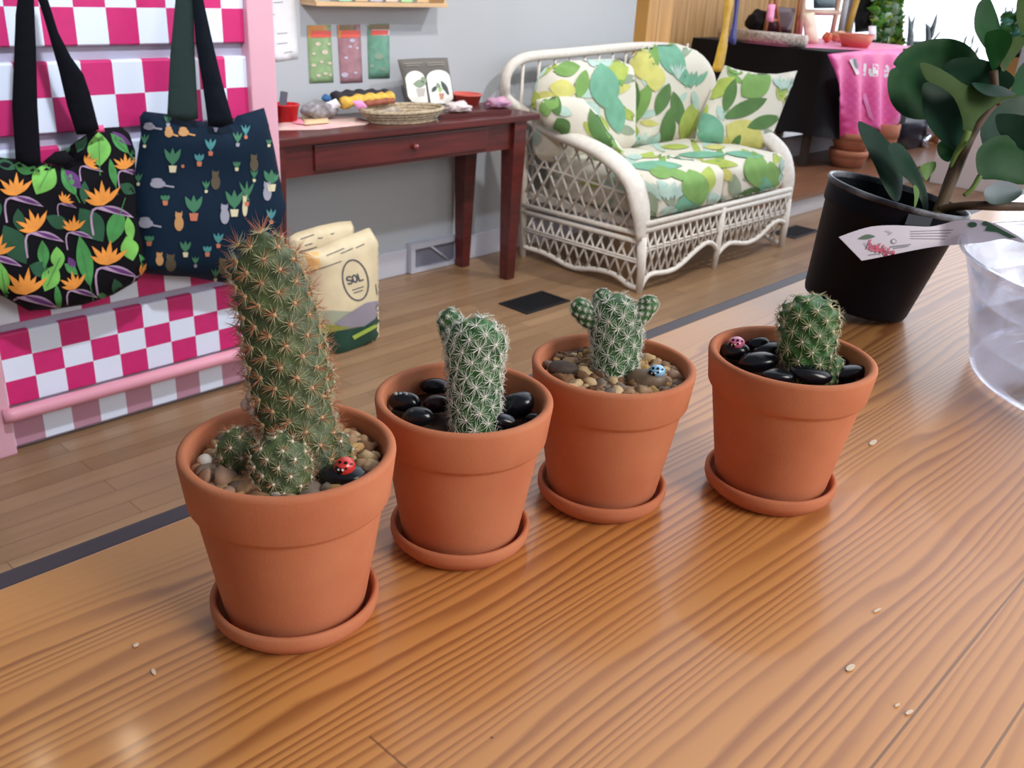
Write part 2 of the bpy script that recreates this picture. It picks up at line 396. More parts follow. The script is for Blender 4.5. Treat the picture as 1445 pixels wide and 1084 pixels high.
def leafpoly(cx, cy, L, Wd, ang, bend=0, pw=1.0, n=9):
    a = math.radians(ang); o = []
    for sgn in (1, -1):
        for k in range(n):
            t = k/n if sgn > 0 else 1-k/n
            x = (t-.5)*L; w = sgn*Wd/2*(math.sin(math.pi*t)**pw)+bend*(math.sin(math.pi*t))
            o.append((cx+x*math.cos(a)-w*math.sin(a), cy+x*math.sin(a)+w*math.cos(a)))
    return [p for i, p in enumerate(o) if i == 0 or math.dist(p, o[i-1]) > 1e-6]
def ell(cx, cy, a, b, n=12, ang=0):
    r = math.radians(ang)
    return [(cx+a*math.cos(2*math.pi*k/n)*math.cos(r)-b*math.sin(2*math.pi*k/n)*math.sin(r), cy+a*math.cos(2*math.pi*k/n)*math.sin(r)+b*math.sin(2*math.pi*k/n)*math.cos(r)) for k in range(n)]
def zoomer(x0, y0, s): return lambda pts: [(x0+x/s, y0+y/s) for x, y in pts]
def stroke(mb, bvh, pts, w, mi, off=.0008):
    for (a, b) in zip(pts, pts[1:]):
        dx, dy = b[0]-a[0], b[1]-a[1]; L = math.hypot(dx, dy) or 1; nx, ny = -dy/L*w/2, dx/L*w/2; ex, ey = dx/L*w*.35, dy/L*w*.35
        decal(mb, bvh, [(a[0]+nx-ex, a[1]+ny-ey), (a[0]-nx-ex, a[1]-ny-ey), (b[0]-nx+ex, b[1]-ny+ey), (b[0]+nx+ex, b[1]+ny+ey)], mi, step=max(w*2, 4), off=off)
GLY = {'S': [[(1, .1), (.7, 0), (.3, 0), (0, .15), (.05, .4), (.5, .5), (.95, .62), (1, .85), (.7, 1), (.3, 1), (0, .9)]],
       'O': [[(.5, 0), (.1, .15), (0, .5), (.1, .85), (.5, 1), (.9, .85), (1, .5), (.9, .15), (.5, 0)]], 'L': [[(.1, 0), (.1, 1), (.95, 1)]],
       'h': [[(.1, 0), (.1, 1)], [(.1, .55), (.5, .4), (.85, .55), (.85, 1)]], 'e': [[(.1, .7), (.9, .66), (.8, .45), (.4, .38), (.1, .6), (.15, .9), (.5, 1), (.85, .9)]],
       'l': [[(.4, 0), (.4, 1)]], 'o': [[(.5, .4), (.1, .55), (.1, .85), (.5, 1), (.9, .85), (.9, .55), (.5, .4)]], 'u': [[(.1, .35), (.1, .85), (.4, 1), (.85, .85), (.85, .35)], [(.85, .35), (.85, 1)]],
       'k': [[(.1, 0), (.1, 1)], [(.8, .35), (.1, .7), (.85, 1)]], 'a': [[(.15, .42), (.6, .38), (.85, .5), (.85, 1)], [(.85, .7), (.3, .68), (.1, .85), (.4, 1), (.85, .9)]], 'I': [[(.5, 0), (.5, 1)]]}
def word(mb, bvh, txt, x, y, w, h, ang, lw, mi, gap=.35):
    a = math.radians(ang); px = 0
    for ch in txt:
        for st in GLY.get(ch, []):
            stroke(mb, bvh, [(x+(px+u*w)*math.cos(a)-(v*h)*math.sin(a), y+(px+u*w)*math.sin(a)+(v*h)*math.cos(a)) for u, v in st], lw, mi)
        px += w*(1+gap)

# ================================================================== SETTING
m = MB(); m.span((-3, -3, -.06), (10.5, 4.6, 0)); structure('floor', m, M_floor)
m = MB(); m.span((-3, 3.245, 0), (4.37, 3.36, 3.0)); structure('wall_back', m, M_wall)
m = MB(); m.span((4.25, 3.361, 0), (4.37, 4.5, 3.0)); structure('wall_return', m, M_wall)
m = MB(); m.span((4.371, 4.5, 0), (8.6, 4.58, 3.0)); structure('wall_alcove', m, M_pine)
m = MB(); m.span((-3, 3.23, 0), (2.77, 3.2445, .118), bev=.004); m.span((3.10, 3.23, 0), (4.37, 3.2445, .118), bev=.004); structure('baseboard_back', m, M_trimw)
m = MB(); m.span((5.0, 3.62, .12), (5.26, 3.74, 3.0), bev=.006); structure('trim_1', m, plank_wood('honey_pine_post', (226, 170, 92), (206, 148, 74), wid=.3))
# window wall far right
m = MB()
for y in (-2.4, -.7, 1.0, 2.7, 4.4): m.span((9.3, y-.05, .5), (9.4, y+.05, 3))
m.span((9.3, -2.4, .45), (9.42, 4.5, .55)); m.span((9.3, -2.4, 2.6), (9.4, 4.5, 2.7)); structure('window_1', m, M_trimw)
m = MB(); m.span((9.3, -2.4, 0), (9.42, 4.5, .449)); structure('wall_right', m, M_trimw)
# counter
m = MB(); m.span((-1.0, -.75, HC-.038), (2.1, .482, HC), bev=.002)
ctr = thing('counter', (.5, -.1, 0), 'varnished pine counter with striped grain carrying the four cactus pots', 'counter')
build('worktop', m, M_counter, ctr)
for o in [COL.objects['worktop']]:
    o.location = (-.5, .1, 0)
    for v in o.data.vertices: v.co += Vector((.5, -.1, 0))
m = MB(); m.span((-1.0, .4825, HC-.03), (2.1, .5, HC-.0015), bev=.003); build('edge_strip', m, mat('dark_plum_edge', (70, 58, 68), .5), ctr, label='dark edge strip')
m = MB(); m.span((-.95, -.7, 0), (2.05, .44, HC-.04)); build('cabinet', m, mat('counter_body', (150, 140, 140), .7), ctr)
# raised window stage and things on the floor
m = MB(); m.span((5.0, 2.69, 0), (9.2, 4.45, .1), bev=.004, mi=0); m.span((4.98, 2.67, .1), (9.2, 4.45, .122), mi=1, bev=.004)
m.span((5.0, 3.42, .122), (9.2, 3.45, .27), mi=0)
build('window_stage', m, [mat('pale_stage_face', (196, 192, 196), .6, var=.06, scale=12, stretch=(.3, 1, 4)), mat('stage_boards', (128, 88, 66), .3, var=.15, scale=6, stretch=(.4, 6, 1))], label='low raised wooden stage with pale face under the draped table', cat='platform')
M_black = mat('matt_black', (18, 18, 22), .5)
def register(a, lab):
    m = MB(); x0, x1, y0, y1 = a; z = .005
    m.span((x0, y0, 0.0005), (x1, y0+.015, z)); m.span((x0, y1-.015, 0.0005), (x1, y1, z)); m.span((x0, y0+.015, 0.0005), (x0+.015, y1-.015, z)); m.span((x1-.015, y0+.015, 0.0005), (x1, y1-.015, z))
    for i in range(12):
        x = x0+.015+(x1-x0-.03)*(i+.5)/12; m.span((x-.004, y0+.015, 0.0005), (x+.004, y1-.015, z-.001))
    m.span((x0+.015, y0+.015, .0003), (x1-.015, y1-.015, .0012)); build('floor_register', m, M_black, label=lab, cat='vent', group='black floor registers')
register((2.80, 3.08, 2.49, 2.66), 'black metal floor register in front of the red table')
register((4.95, 5.25, 2.40, 2.56), 'black metal floor register beyond the right end of the wicker sofa')
# wall vent (return-air cover) on the back wall
v0 = thing('wall_vent', (2.93, 3.24, 0), 'white slanted return-air vent cover on the wall under the red table', 'vent')
m = MB(); m.span((2.775, 3.205, .002), (3.09, 3.244, .022)); m.span((2.775, 3.205, .115), (3.09, 3.244, .14)); m.span((2.775, 3.205, .022), (2.8, 3.244, .115)); m.span((3.06, 3.205, .022), (3.09, 3.244, .115))
build('frame', m, mat('vent_white', (190, 190, 200), .5), v0)
m = MB(); m.span((2.8, 3.222, .022), (3.06, 3.242, .115)); build('grille', m, mat('vent_grey', (120, 120, 132), .6), v0)
m = MB(); m.tube([(2.90, 3.212, .115), (3.02, 3.212, .025)], .006, 6); build('damper_arm', m, MATS['vent_white'], v0)

# ================================================================== CACTUS POTS
POTS = [(.232, .3596, 1.01), (.3457, .3517, .972), (.4513, .3255, .985), (.5475, .2534, 1.02)]
PLAB = ['leftmost and nearest clay pot, holding the tall spiny cactus', 'second clay pot from the left, with black stones and a cactus with one side pup',
        'clay pot of tan gravel holding the three-armed cactus', 'rightmost clay pot, with black stones and the short round cactus']
SLAB = ['clay saucer under the tall cactus pot at the left', 'clay saucer under the second pot from the left', 'clay saucer under the pot of the three-armed cactus', 'clay saucer under the rightmost cactus pot']
def pot_mesh(dz=0):
    m = MB(); m.lathe([(0, .0), (.0335, 0), (.0355, .0012), (.0362, .003), (.0475+dz*.17, .0705+dz), (.0478+dz*.17, .0722+dz), (.0498+dz*.1, .0737+dz), (.0506+dz*.1, .0752+dz), (.0528, .0925), (.0526, .0942), (.0512, .0952), (.0495, .0953),
        (.0480, .0945), (.0474, .0928), (.0466, .08), (.0440, .0700), (.033, .008), (0, .008)], seg=96); return m
def saucer_mesh():
    m = MB(); m.lathe([(0, 0), (.0350, 0), (.0372, .0012), (.0428, .0072), (.0436, .0098), (.0436, .0135), (.0428, .0152), (.0412, .0152), (.0402, .0138), (.0398, .0100), (.0385, .0048), (0, .0046)], seg=96); return m
sm = saucer_mesh(); p0 = s0 = None
for i, (x, y, k) in enumerate(POTS):
    p = build('terracotta_pot', pot_mesh((-.006, -.0045, -.0035, -.0012)[i]), M_terra, center=False)
    if s0 is None: s0 = build('plant_saucer', sm, M_terra, center=False); s = s0
    else: s = s0.copy(); COL.objects.link(s)
    s.location = (x, y, HC); p.location = (x, y, HC+.0047*k); s.scale = (k, k, k); p.scale = (k, k, k)
    s.rotation_euler.z = p.rotation_euler.z = i*1.3
    tag(s, SLAB[i], 'saucer', 'clay saucers under the cactus pots'); tag(p, PLAB[i], 'pot', 'terracotta cactus pots')
# soil level per pot (height over counter)
SOIL = [.0905, .0845, .0890, .0885]
M_soil = mat('potting_soil', (66, 44, 34), .95, var=.35, scale=300, bump=.8, bscale=500)
soilname = ['dark soil showing between gravel in the tall cactus pot', 'dark reddish soil in the second pot from the left', 'soil beneath the gravel of the three-armed cactus', 'soil beneath the black stones of the rightmost pot']
for i, (x, y, k) in enumerate(POTS):
    zt = SOIL[i]-.0045
    R_ = min(.0474, .0440+(zt/k-.0047-.07)*.26)*k
    m = MB()
    def fn(u, v, R_=R_, x=x, y=y, zt=zt): 
        a = v*2*math.pi; r = u*R_; px, py = x+r*math.cos(a), y+r*math.sin(a)
        return (px, py, HC+zt+.0018*noise.noise(Vector((px*260, py*260, 1)))*(1 if u < .98 else 0))
    m.grid(fn, 14, 48); build('potting_soil', m, M_soil, label=soilname[i], cat='soil', kind='stuff')

# ---- cacti
def cactus(axis, radii, spacing, amp, nspine, slen, body_m, spine_m, parent, body_name, ncentral=0, clen=0, cen_m=None, wool=.0012, nu=110, nv=120, up=.35, flat=1.0, sw=.00022, seed=0, droop=0.0):
    r_ = random.Random(seed); A = open_curve(axis, 10); RR = open_curve([(r, 0) for r in radii], 10); RR = np.array([q[0] for q in RR])
    A = np.array(A); seg = np.r_[0, np.cumsum(np.linalg.norm(np.diff(A, axis=0), axis=1))]; L = seg[-1]
    def at(s):
        p = np.array([np.interp(s, seg, A[:, k]) for k in range(3)]); q = np.array([np.interp(min(s+1e-3, L), seg, A[:, k]) for k in range(3)]); q0 = np.array([np.interp(max(s-1e-3, 0), seg, A[:, k]) for k in range(3)])
        t = q-q0; t /= np.linalg.norm(t); a = np.cross(t, -CF+np.array([0, 0, .01])); a /= np.linalg.norm(a); b = np.cross(a, t); return p, t, a, b
    # radius with a domed end
    def rad(s):
        r = np.interp(s, seg, RR); rt = np.interp(L*.86, seg, RR); h = min(rt*1.05, L*.5); d = L-s
        return r*math.sqrt(max(0, 1-((h-d)/h)**2)) if d < h else r
    # areoles on golden-angle spiral
    ar = []; s = spacing*.4; phi = r_.random()*6; k = 0
    while s < L*.995:
        ar.append((s, phi % (2*math.pi))); rr = max(rad(s), spacing*.25); s += spacing**2/(2*math.pi*rr)*.9; phi += 2.39996; k += 1
    ar.append((L*.999, 0))
    AR = np.array(ar); rs = np.array([rad(q[0]) for q in ar])
    S = L*(1-(1-np.linspace(0, 1, nu+1))**1.5)
    PH = np.linspace(0, 2*math.pi, nv, endpoint=False); vs = []
    def disp(s, r, ph):
        ds = AR[:, 0]-s
        # slope of the cap makes distances longer than ds
        dph = (AR[:, 1]-ph+math.pi) % (2*math.pi)-math.pi
        dd = np.sqrt((ds*(1+1.2*np.exp(-(L-s)/(spacing))))**2+(dph*(r+rs)/2)**2)/spacing
        return amp*math.exp(-(dd.min()/.42)**2)
    for s in S:
        p, t, a, b = at(s); r = rad(s)
        for ph in PH:
            d = disp(s, r, ph); rr = r+d*(1 if r > amp else r/amp)
            lift = t*d*.35
            vs.append(p+a*math.cos(ph)*rr+b*math.sin(ph)*rr*flat+lift)
    fs = [(i*nv+k, i*nv+(k+1) % nv, (i+1)*nv+(k+1) % nv, (i+1)*nv+k) for i in range(nu) for k in range(nv)]
    m = MB(); m.add(vs, fs); ob = build(body_name, m, body_m, parent)
    # spines
    m = MB()
    def spike(P, d, ln, w, mi):
        d = d/np.linalg.norm(d); a = np.cross(d, [.3, .5, .81]); a /= np.linalg.norm(a); b = np.cross(d, a)
        bend = np.cross(d, a)*ln*r_.uniform(-.12, .12)
        v = [P+w*(a*math.cos(q)+b*math.sin(q)) for q in (0, 2.09, 4.19)]
        mid = P+d*ln*.55+bend; v += [mid+w*.7*(a*math.cos(q)+b*math.sin(q)) for q in (0, 2.09, 4.19)]; v.append(P+d*ln)
        m.add(v, [(0, 1, 4, 3), (1, 2, 5, 4), (2, 0, 3, 5), (3, 4, 6), (4, 5, 6), (5, 3, 6)], mi)
    for s, ph in ar:
        p, t, a, b = at(s); r = rad(s)
        N = a*math.cos(ph)+b*math.sin(ph)*flat; N /= np.linalg.norm(N)
        P = p+(a*math.cos(ph)+b*math.sin(ph)*flat)*(r+amp*.95)+t*amp*.35
        capf = min(1, max(0, 1-(L-s)/max(np.interp(L*.8, seg, RR), 1e-4))); N = N*(1-capf**2)+t*capf; N /= np.linalg.norm(N)
        t1 = np.cross(N, t if capf < .9 else a); t1 /= np.linalg.norm(t1); t2 = np.cross(N, t1)
        q0 = r_.random()*6
        for j in range(nspine):
            q = q0+2*math.pi*j/nspine+r_.uniform(-.12, .12); d = t1*math.cos(q)+t2*math.sin(q)+N*(up+r_.uniform(-.12, .2))-np.array([0, 0, droop])
            spike(P, d, slen*r_.uniform(.75, 1.15), sw, 0)
        for j in range(ncentral):
            q = r_.random()*6.28; d = N+(t1*math.cos(q)+t2*math.sin(q))*.75; spike(P, d, clen*r_.uniform(.6, 1.15)*(1+.35*capf), sw*1.1, 1)
        if wool: m.blob(P+N*.0002, (wool, wool, wool), 1, .3, 2, k, mi=2)
    o = build('spines', m, [spine_m, cen_m or spine_m, M_wool if wool < .0011 else M_wool2], ob, kind='stuff'); return ob
M_wool = mat('white_wool', (226, 222, 205), .9); M_wool2 = mat('tan_wool', (196, 160, 122), .9)
def green(name, a, b): return mat(name, a, .5, rgb2=b, scale=70, bump=.3, bscale=700, sub=.08)
G1 = green('olive_cactus_skin', (88, 102, 60), (60, 74, 44)); G2 = green('cactus_skin', (62, 112, 54), (40, 82, 42))
SP_w = mat('white_spine', (236, 236, 226), .5); SP_c = mat('cream_spine', (205, 198, 160), .5); SP_r = mat('rusty_spine', (186, 112, 78), .5)
def axpx(pts, dep): return [Dp(x, y, dep+(q[0] if q else 0)) for x, y, *q in pts]
D0 = depth((POTS[0][0], POTS[0][1], HC+.09)); D1 = depth((POTS[1][0], POTS[1][1], HC+.09)); D2 = depth((POTS[2][0], POTS[2][1], HC+.09)); D3 = depth((POTS[3][0], POTS[3][1], HC+.09))
def R0(px, D): return px/FPX*D
def zfix(p, z): return np.array([p[0], p[1], z])
# 1: tall
c1 = thing('tall_cactus', (POTS[0][0], POTS[0][1], HC+SOIL[0]-.005), 'tall leaning cactus with rusty spines and small pups, in the nearest pot', 'cactus')
tk = lambda L: [R0(r, D0) for r in L]
cactus(axpx([(440, 700), (428, 620), (414, 570), (406, 520), (397, 470), (386, 420), (373, 372), (362, 330)], D0), tk([38, 43, 49, 52, 51, 48, 42, 32]), .0098, .0018, 17, .0078, G1, SP_c, c1, 'stem', ncentral=9, clen=.0092, cen_m=SP_r, wool=.00135, seed=1, flat=.8, up=.42, nu=170, nv=130, sw=.00015, droop=.25)
for (ax, rd, dd, nm, sd) in [([(400, 715), (399, 680), (395, 645), (391, 612)], [30, 38, 37, 25], -.022, 'front_pup', 2), ([(345, 685), (338, 645), (332, 624), (330, 606)], [24, 28, 24, 16], -.004, 'left_pup', 3),
        ([(470, 665), (474, 636), (478, 612)], [20, 22, 16], .004, 'right_pup', 4), ([(440, 570), (455, 545), (458, 518)], [12, 13, 9], .0, 'side_pup', 5)]:
    cactus(axpx(ax, D0+dd), [R0(r, D0+dd) for r in rd], .0072, .0013, 14, .0052, G1, SP_c, c1, nm, ncentral=6, clen=.0055, cen_m=SP_r, wool=.0010, seed=sd, nu=60, nv=70, sw=.00014)
m = MB()
for k, (x, y) in enumerate([(347, 418), (344, 437), (348, 455), (345, 492), (350, 508), (352, 560), (346, 572), (356, 580)]): m.blob(Dp(x, y, D0-.004), (.0022, .0022, .003), 2, .5, 1.6, k)
build('dried_flowers', m, mat('dried_flower', (226, 196, 186), .25, trans=.3), c1, label='glossy pale dried flowers')
# 2: stout with a pup on its shoulder
c2 = thing('stout_cactus', (POTS[1][0], POTS[1][1], HC+SOIL[1]-.005), 'stout green cactus with white star spines and one pup on its left shoulder', 'cactus')
cactus(axpx([(672, 635), (671, 590), (670, 545), (670, 510), (672, 480), (672, 448)], D1-.006), [R0(r, D1) for r in (28, 31, 33, 36, 39, 33)], .0080, .0014, 17, .0074, G2, SP_w, c2, 'stem', wool=.0008, seed=11, up=.25, nu=130, nv=110)
cactus(axpx([(650, 505), (643, 480), (636, 455), (633, 436)], D1+.002), [R0(r, D1) for r in (14, 16, 17, 13)], .0048, .0008, 13, .0032, G2, SP_w, c2, 'pup', wool=.0006, seed=12, up=.2, nu=60, nv=64, sw=.00017)
# 3: three arms
c3 = thing('three_armed_cactus', (POTS[2][0], POTS[2][1], HC+SOIL[2]-.005), 'green cactus with three raised pups like arms, white star spines', 'cactus')
cactus(axpx([(868, 550), (869, 510), (870, 480), (869, 455), (868, 432), (868, 416)], D2+.004), [R0(r, D2) for r in (25, 29, 33, 34, 33, 28)], .0080, .0013, 17, .0070, G2, SP_w, c3, 'stem', wool=.0008, seed=21, up=.25, nu=110, nv=110)
for ax, rd, sd, dd in [([(845, 462), (832, 450), (820, 436), (813, 422)], [10, 13, 14, 12], 22, 0), ([(850, 440), (850, 425), (851, 408)], [13, 13, 11], 23, .006), ([(892, 458), (904, 445), (915, 430), (921, 418)], [9, 12, 13, 12], 24, 0)]:
    cactus(axpx(ax, D2+dd), [R0(r, D2) for r in rd], .0042, .0006, 13, .0026, G2, SP_w, c3, 'pup', wool=.0005, seed=sd, up=.2, nu=56, nv=60, sw=.00016)
# 4: short, round top
c4 = thing('round_cactus', (POTS[3][0], POTS[3][1], HC+SOIL[3]-.005), 'short round-topped cactus with a tiny pup at its foot', 'cactus')
cactus(axpx([(1142, 555), (1140, 520), (1139, 490), (1140, 465), (1142, 440), (1144, 418)], D3+.005), [R0(r, D3) for r in (18, 25, 33, 35, 38, 31)], .0094, .0030, 15, .0072, G2, SP_c, c4, 'stem', wool=.0009, seed=31, up=.3, nu=120, nv=110)
cactus(axpx([(1162, 545), (1174, 522), (1180, 503)], D3+.002), [R0(r, D3) for r in (13, 14, 10)], .0048, .0008, 12, .003, G2, SP_c, c4, 'pup', wool=.0005, seed=32, up=.2, nu=50, nv=56, sw=.00016)

# ---- polished black stones
M_stone = mat('polished_black_stone', (17, 19, 27), .22, spec=.6, var=.3, scale=40, bump=.05, bscale=200)
M_brown = mat('brown_stone', (112, 92, 74), .45, var=.25, scale=120)
def stone(px, py, w, h, pot, lab, tilt=0, m_=None, name='polished_stone', up=0, group=None, cat='stone', d3=.62):
    x, y, k = POTS[pot]; z = HC+SOIL[pot]+.0025+up; p = Zp(px, py, z); D = depth(p); a = w/2/FPX*D; c = max(h/2/FPX*D*1.12, .0035)
    rt = np.array([CR[0], CR[1], 0]); rt /= np.linalg.norm(rt)
    # keep inside the pot wall
    dx, dy = p[0]-x, p[1]-y; rr = math.hypot(dx, dy); lim = .0462*k-a*.72
    if rr > lim: p[0], p[1] = x+dx*lim/rr, y+dy*lim/rr
    m = MB(); q = Vector((rt[0], rt[1], 0)); rot = Matrix.Rotation(math.atan2(rt[1], rt[0]), 3, 'Z') @ Matrix.Rotation(math.radians(-tilt), 3, 'Y')
    m.blob(p, (a, a*d3, c*.75), 3, .12, 1.1, px, rot=rot.to_quaternion(), power=.92)
    return thing_stone(m, p, name, m_ or M_stone, lab, cat, group), p, a, c*.75
def thing_stone(m, p, name, mt, lab, cat, group): return build(name, m, mt, label=lab, cat=cat, group=group)
S2 = [(614, 545, 42, 26, 0, 'black stone at the back of the second pot, left of its cactus'), (616, 570, 40, 30, 5, 'reddish black stone against the left of the second cactus'),
      (590, 588, 46, 30, 5, 'black stone at the front left of the second pot'), (728, 572, 56, 44, 20, 'largest black stone in the second pot, right of the cactus'),
      (706, 594, 46, 28, -8, 'black stone at the front right of the second pot'), (752, 590, 20, 16, 0, 'small dark stone by the right wall of the second pot')]
for k, s_ in enumerate(S2): stone(*s_[:4], 1, s_[5], tilt=s_[4], group='black stones of the second pot', m_=mat('reddish_black_stone', (60, 34, 38), .25, rgb2=(20, 20, 28), scale=60) if k == 1 else None)
m_, p, a, c = stone(571, 567, 46, 34, 1, 'black stone with a bumpy white crust, at the left wall of the second pot', up=.001)
mm = MB()
for k in range(7): mm.blob(p+CR*(rnd.uniform(-.6, .5)*a)+np.array([0, 0, c*.85])+CF*rnd.uniform(-.002, .002), (.0013, .0013, .0012), 1, .3, 2, k)
build('bubbly_crust', mm, mat('pale_crust', (175, 180, 186), .4), m_, label='pale bumpy crust')
S4 = [(1060, 482, 36, 32, 10, 'black stone at the back left of the rightmost pot, behind the pink-topped one'), (1090, 477, 32, 16, 0, 'low black stone at the back of the rightmost pot'), (1085, 493, 50, 22, 12, 'flat black stone left of the round cactus, in the middle row'),
      (1069, 510, 56, 30, 6, 'long black stone at the left front of the rightmost pot'), (1098, 530, 46, 20, 0, 'black stone in front of the round cactus, left of the front pair'), (1144, 528, 60, 28, -8, 'large black stone directly in front of the round cactus'),
      (1198, 526, 50, 24, 14, 'black stone at the right wall of the rightmost pot'), (1190, 508, 40, 18, 0, 'black stone behind the tiny pup of the round cactus')]
for s_ in S4: stone(*s_[:4], 3, s_[5], tilt=s_[4], group='black stones of the rightmost pot')
def ladybug(ox, oy, w, h, base, p, a, c, rgb, lab):
    D = depth(p); q = p+CR*ox/FPX*D+np.array([0, 0, c*.95])-CF*.001; r = w/2/FPX*D; px, py = topx(q); m = MB(); m.blob(q, (r, r*.9, h/2/FPX*D*1.1), 3)
    b = m.bvh(); mi = 1
    for (dx, dy, rr) in ((-.28, -.35, .13), (.08, -.3, .13), (.45, -.2, .1), (-.5, .05, .1), (.1, .2, .1)): decal(m, b, ell(px+dx*w*.5*1.4, py+dy*h*.5*1.3, rr*w*.6, rr*w*.5), 1, step=2., off=.0002)
    decal(m, b, ell(px-w*.27, py+h*.25, w*.2, h*.2, ang=20), 1, step=2.5, off=.0002)
    decal(m, b, ell(px-w*.25, py+h*.18, w*.05, h*.06), 2, step=2., off=.0004); decal(m, b, ell(px-w*.08, py+h*.2, w*.05, h*.06), 2, step=2., off=.0004)
    build('painted_ladybird', m, [mat('bug_%s' % lab.split()[0], rgb, .25, coat=.5), mat('bug_black', (14, 12, 18), .2), mat('bug_white', (240, 240, 240), .3)], base, label=lab)
m_, p, a, c = stone(484, 672, 68, 40, 0, 'black stone topped with a red painted ladybird, in the tall cactus pot', up=.002); ladybug(3, 0, 32, 25, m_, p, a, c, (208, 54, 48), 'red ladybird')
m_, p, a, c = stone(914, 536, 58, 34, 2, 'grey-brown stone topped with a pale blue painted ladybird', m_=M_brown, up=.001); ladybug(11, 0, 26, 16, m_, p, a, c, (140, 190, 226), 'blue ladybird')
m_, p, a, c = stone(1035, 494, 42, 30, 3, 'black stone topped with a pink painted ladybird, at the left wall of the rightmost pot', up=.0015); ladybug(0, 0, 25, 15, m_, p, a, c, (222, 120, 160), 'pink ladybird')
stone(289, 650, 21, 22, 0, 'round white pebble at the left wall of the tall cactus pot', m_=mat('white_pebble', (200, 196, 190), .5, var=.1, scale=200), name='pebble', up=.002, d3=.9)
stone(393, 697, 24, 16, 0, 'pale quartz pebble at the front of the tall cactus pot', m_=MATS['white_pebble'], name='pebble')
stone(478, 583, 24, 24, 0, 'grey rounded pebble at the back of the tall cactus pot', m_=mat('grey_pebble', (126, 104, 98), .7, var=.15, scale=200), name='pebble', up=.003, d3=.8)
stone(794, 520, 44, 24, 2, 'dark brown angular stone at the left of the three-armed cactus', m_=mat('dark_brown_stone', (74, 62, 56), .7, var=.2, scale=200), name='pebble', up=.002)

# ---- tan gravel
GC = [mat('gravel_%s' % n, c, .75, var=.22, scale=260, bump=.4, bscale=600) for n, c in (('tan', (172, 138, 106)), ('ochre', (192, 152, 96)), ('brown', (134, 98, 70)), ('cream', (214, 184, 142)), ('pinkish', (172, 138, 116)), ('grey', (132, 116, 104)))]
protos = []
for k in range(6):
    m = MB(); m.blob((0, 0, 0), (1, .8, .66), 2, .75, 1.25, k*2.3+1, power=.85); protos.append(m)
gm = {}
def gravel(pot, n, lab, group, avoid, rmin=0, smin=.0026, smax=.0052, cols=(0, 0, 1, 2, 3, 4, 5)):
    x, y, k = POTS[pot]; pts = []; tries = 0; lim = .0458*k
    while len(pts) < n and tries < 9000:
        tries += 1; r = lim*math.sqrt(rnd.random()); a = rnd.random()*2*math.pi; s = rnd.uniform(smin, smax)
        if r+s*.8 > lim or r < rmin: continue
        q = (x+r*math.cos(a), y+r*math.sin(a))
        if any(math.hypot(q[0]-u[0], q[1]-u[1]) < (s+u[2])*.56 for u in pts): continue
        if any(math.hypot(q[0]-u[0], q[1]-u[1]) < s*.55+u[2] for u in avoid): continue
        pts.append((q[0], q[1], s))
    for (qx, qy, s) in pts:
        pi, ci = rnd.randrange(6), rnd.choice(cols)
        if (pi, ci) not in gm:
            o = build('gravel_pebble', protos[pi], GC[ci], center=False); gm[(pi, ci)] = o
        else: o = gm[(pi, ci)].copy(); COL.objects.link(o)
        o.location = (qx, qy, HC+SOIL[pot]-.0018+rnd.uniform(0, .002)+s*.35); o.scale = (s, s, s)
        o.rotation_euler = (rnd.uniform(-.5, .5), rnd.uniform(-.5, .5), rnd.uniform(0, 6.28)); 
        dx_, dy_ = qx-x, qy-y; rr_, ff_ = dx_*CR[0]+dy_*CR[1], dx_*CF[0]+dy_*CF[1]; cn_ = ('tan', 'ochre', 'brown', 'cream', 'pinkish', 'grey')[ci]
        if abs(ff_) > abs(rr_): zone = 'behind' if ff_ > 0 else 'in front of'
        else: zone = 'right of' if rr_ > 0 else 'left of'
        edge_ = ', by the pot wall' if math.hypot(dx_, dy_) > lim*.72 else ''
        tag(o, '%s%s gravel pebble %s %s%s' % ('small ' if s < (smin+smax)/2 else 'larger ', cn_, zone, lab, edge_), 'pebble', group)
def zat(px, py, pot, r): p = Zp(px, py, HC+SOIL[pot]); return (p[0], p[1], r)
gravel(0, 150, 'the tall cactus', 'gravel in the tall cactus pot', [zat(425, 665, 0, .014), zat(398, 695, 0, .009), zat(340, 665, 0, .007), zat(484, 676, 0, .0105), zat(472, 650, 0, .006), zat(289, 652, 0, .003)], smin=.0036, smax=.0072)
gravel(2, 170, 'the three-armed cactus', 'gravel in the three-armed cactus pot', [zat(868, 522, 2, .0125), zat(914, 540, 2, .0105), zat(794, 524, 2, .007)], smin=.0028, smax=.0056)

# ================================================================== BLACK NURSERY POT WITH PEPEROMIA
PB = np.array([.966, .389, HC]); AX = Vector((.104, -.142, .984)).normalized()
np_t = thing('nursery_pot', tuple(PB), 'black plastic nursery pot leaning to the right on the counter', 'pot')
tb = math.sqrt(1-AX.z**2)*.0553
base = Vector(PB)+Vector((0, 0, tb)); m = MB()
M_plast = mat('black_plastic', (8, 11, 22), .5, spec=.2, bump=.05, bscale=40)
m.lathe([(0, 0), (.050, .0), (.0538, .002), (.0553, .006), (.0668, .098), (.0690, .1), (.0698, .104), (.0706, .119)], c=base, seg=72, axis=AX)
m.lathe([(.0690, .119), (.0655, .096), (.053, .008), (0, .006)], c=base, seg=72, axis=AX); build('pot_body', m, M_plast, np_t)
m = MB(); m.lathe([(.0688, .118), (.0702, .1175), (.0722, .119), (.0730, .1215), (.0722, .1238), (.0703, .1242), (.0690, .1225), (.0688, .118)], c=base, seg=72, axis=AX); build('rolled_rim', m, mat('worn_black_plastic', (38, 40, 50), .35, rgb2=(120, 124, 132), scale=35, bump=.3, bscale=300), np_t, label='worn shiny rolled rim')
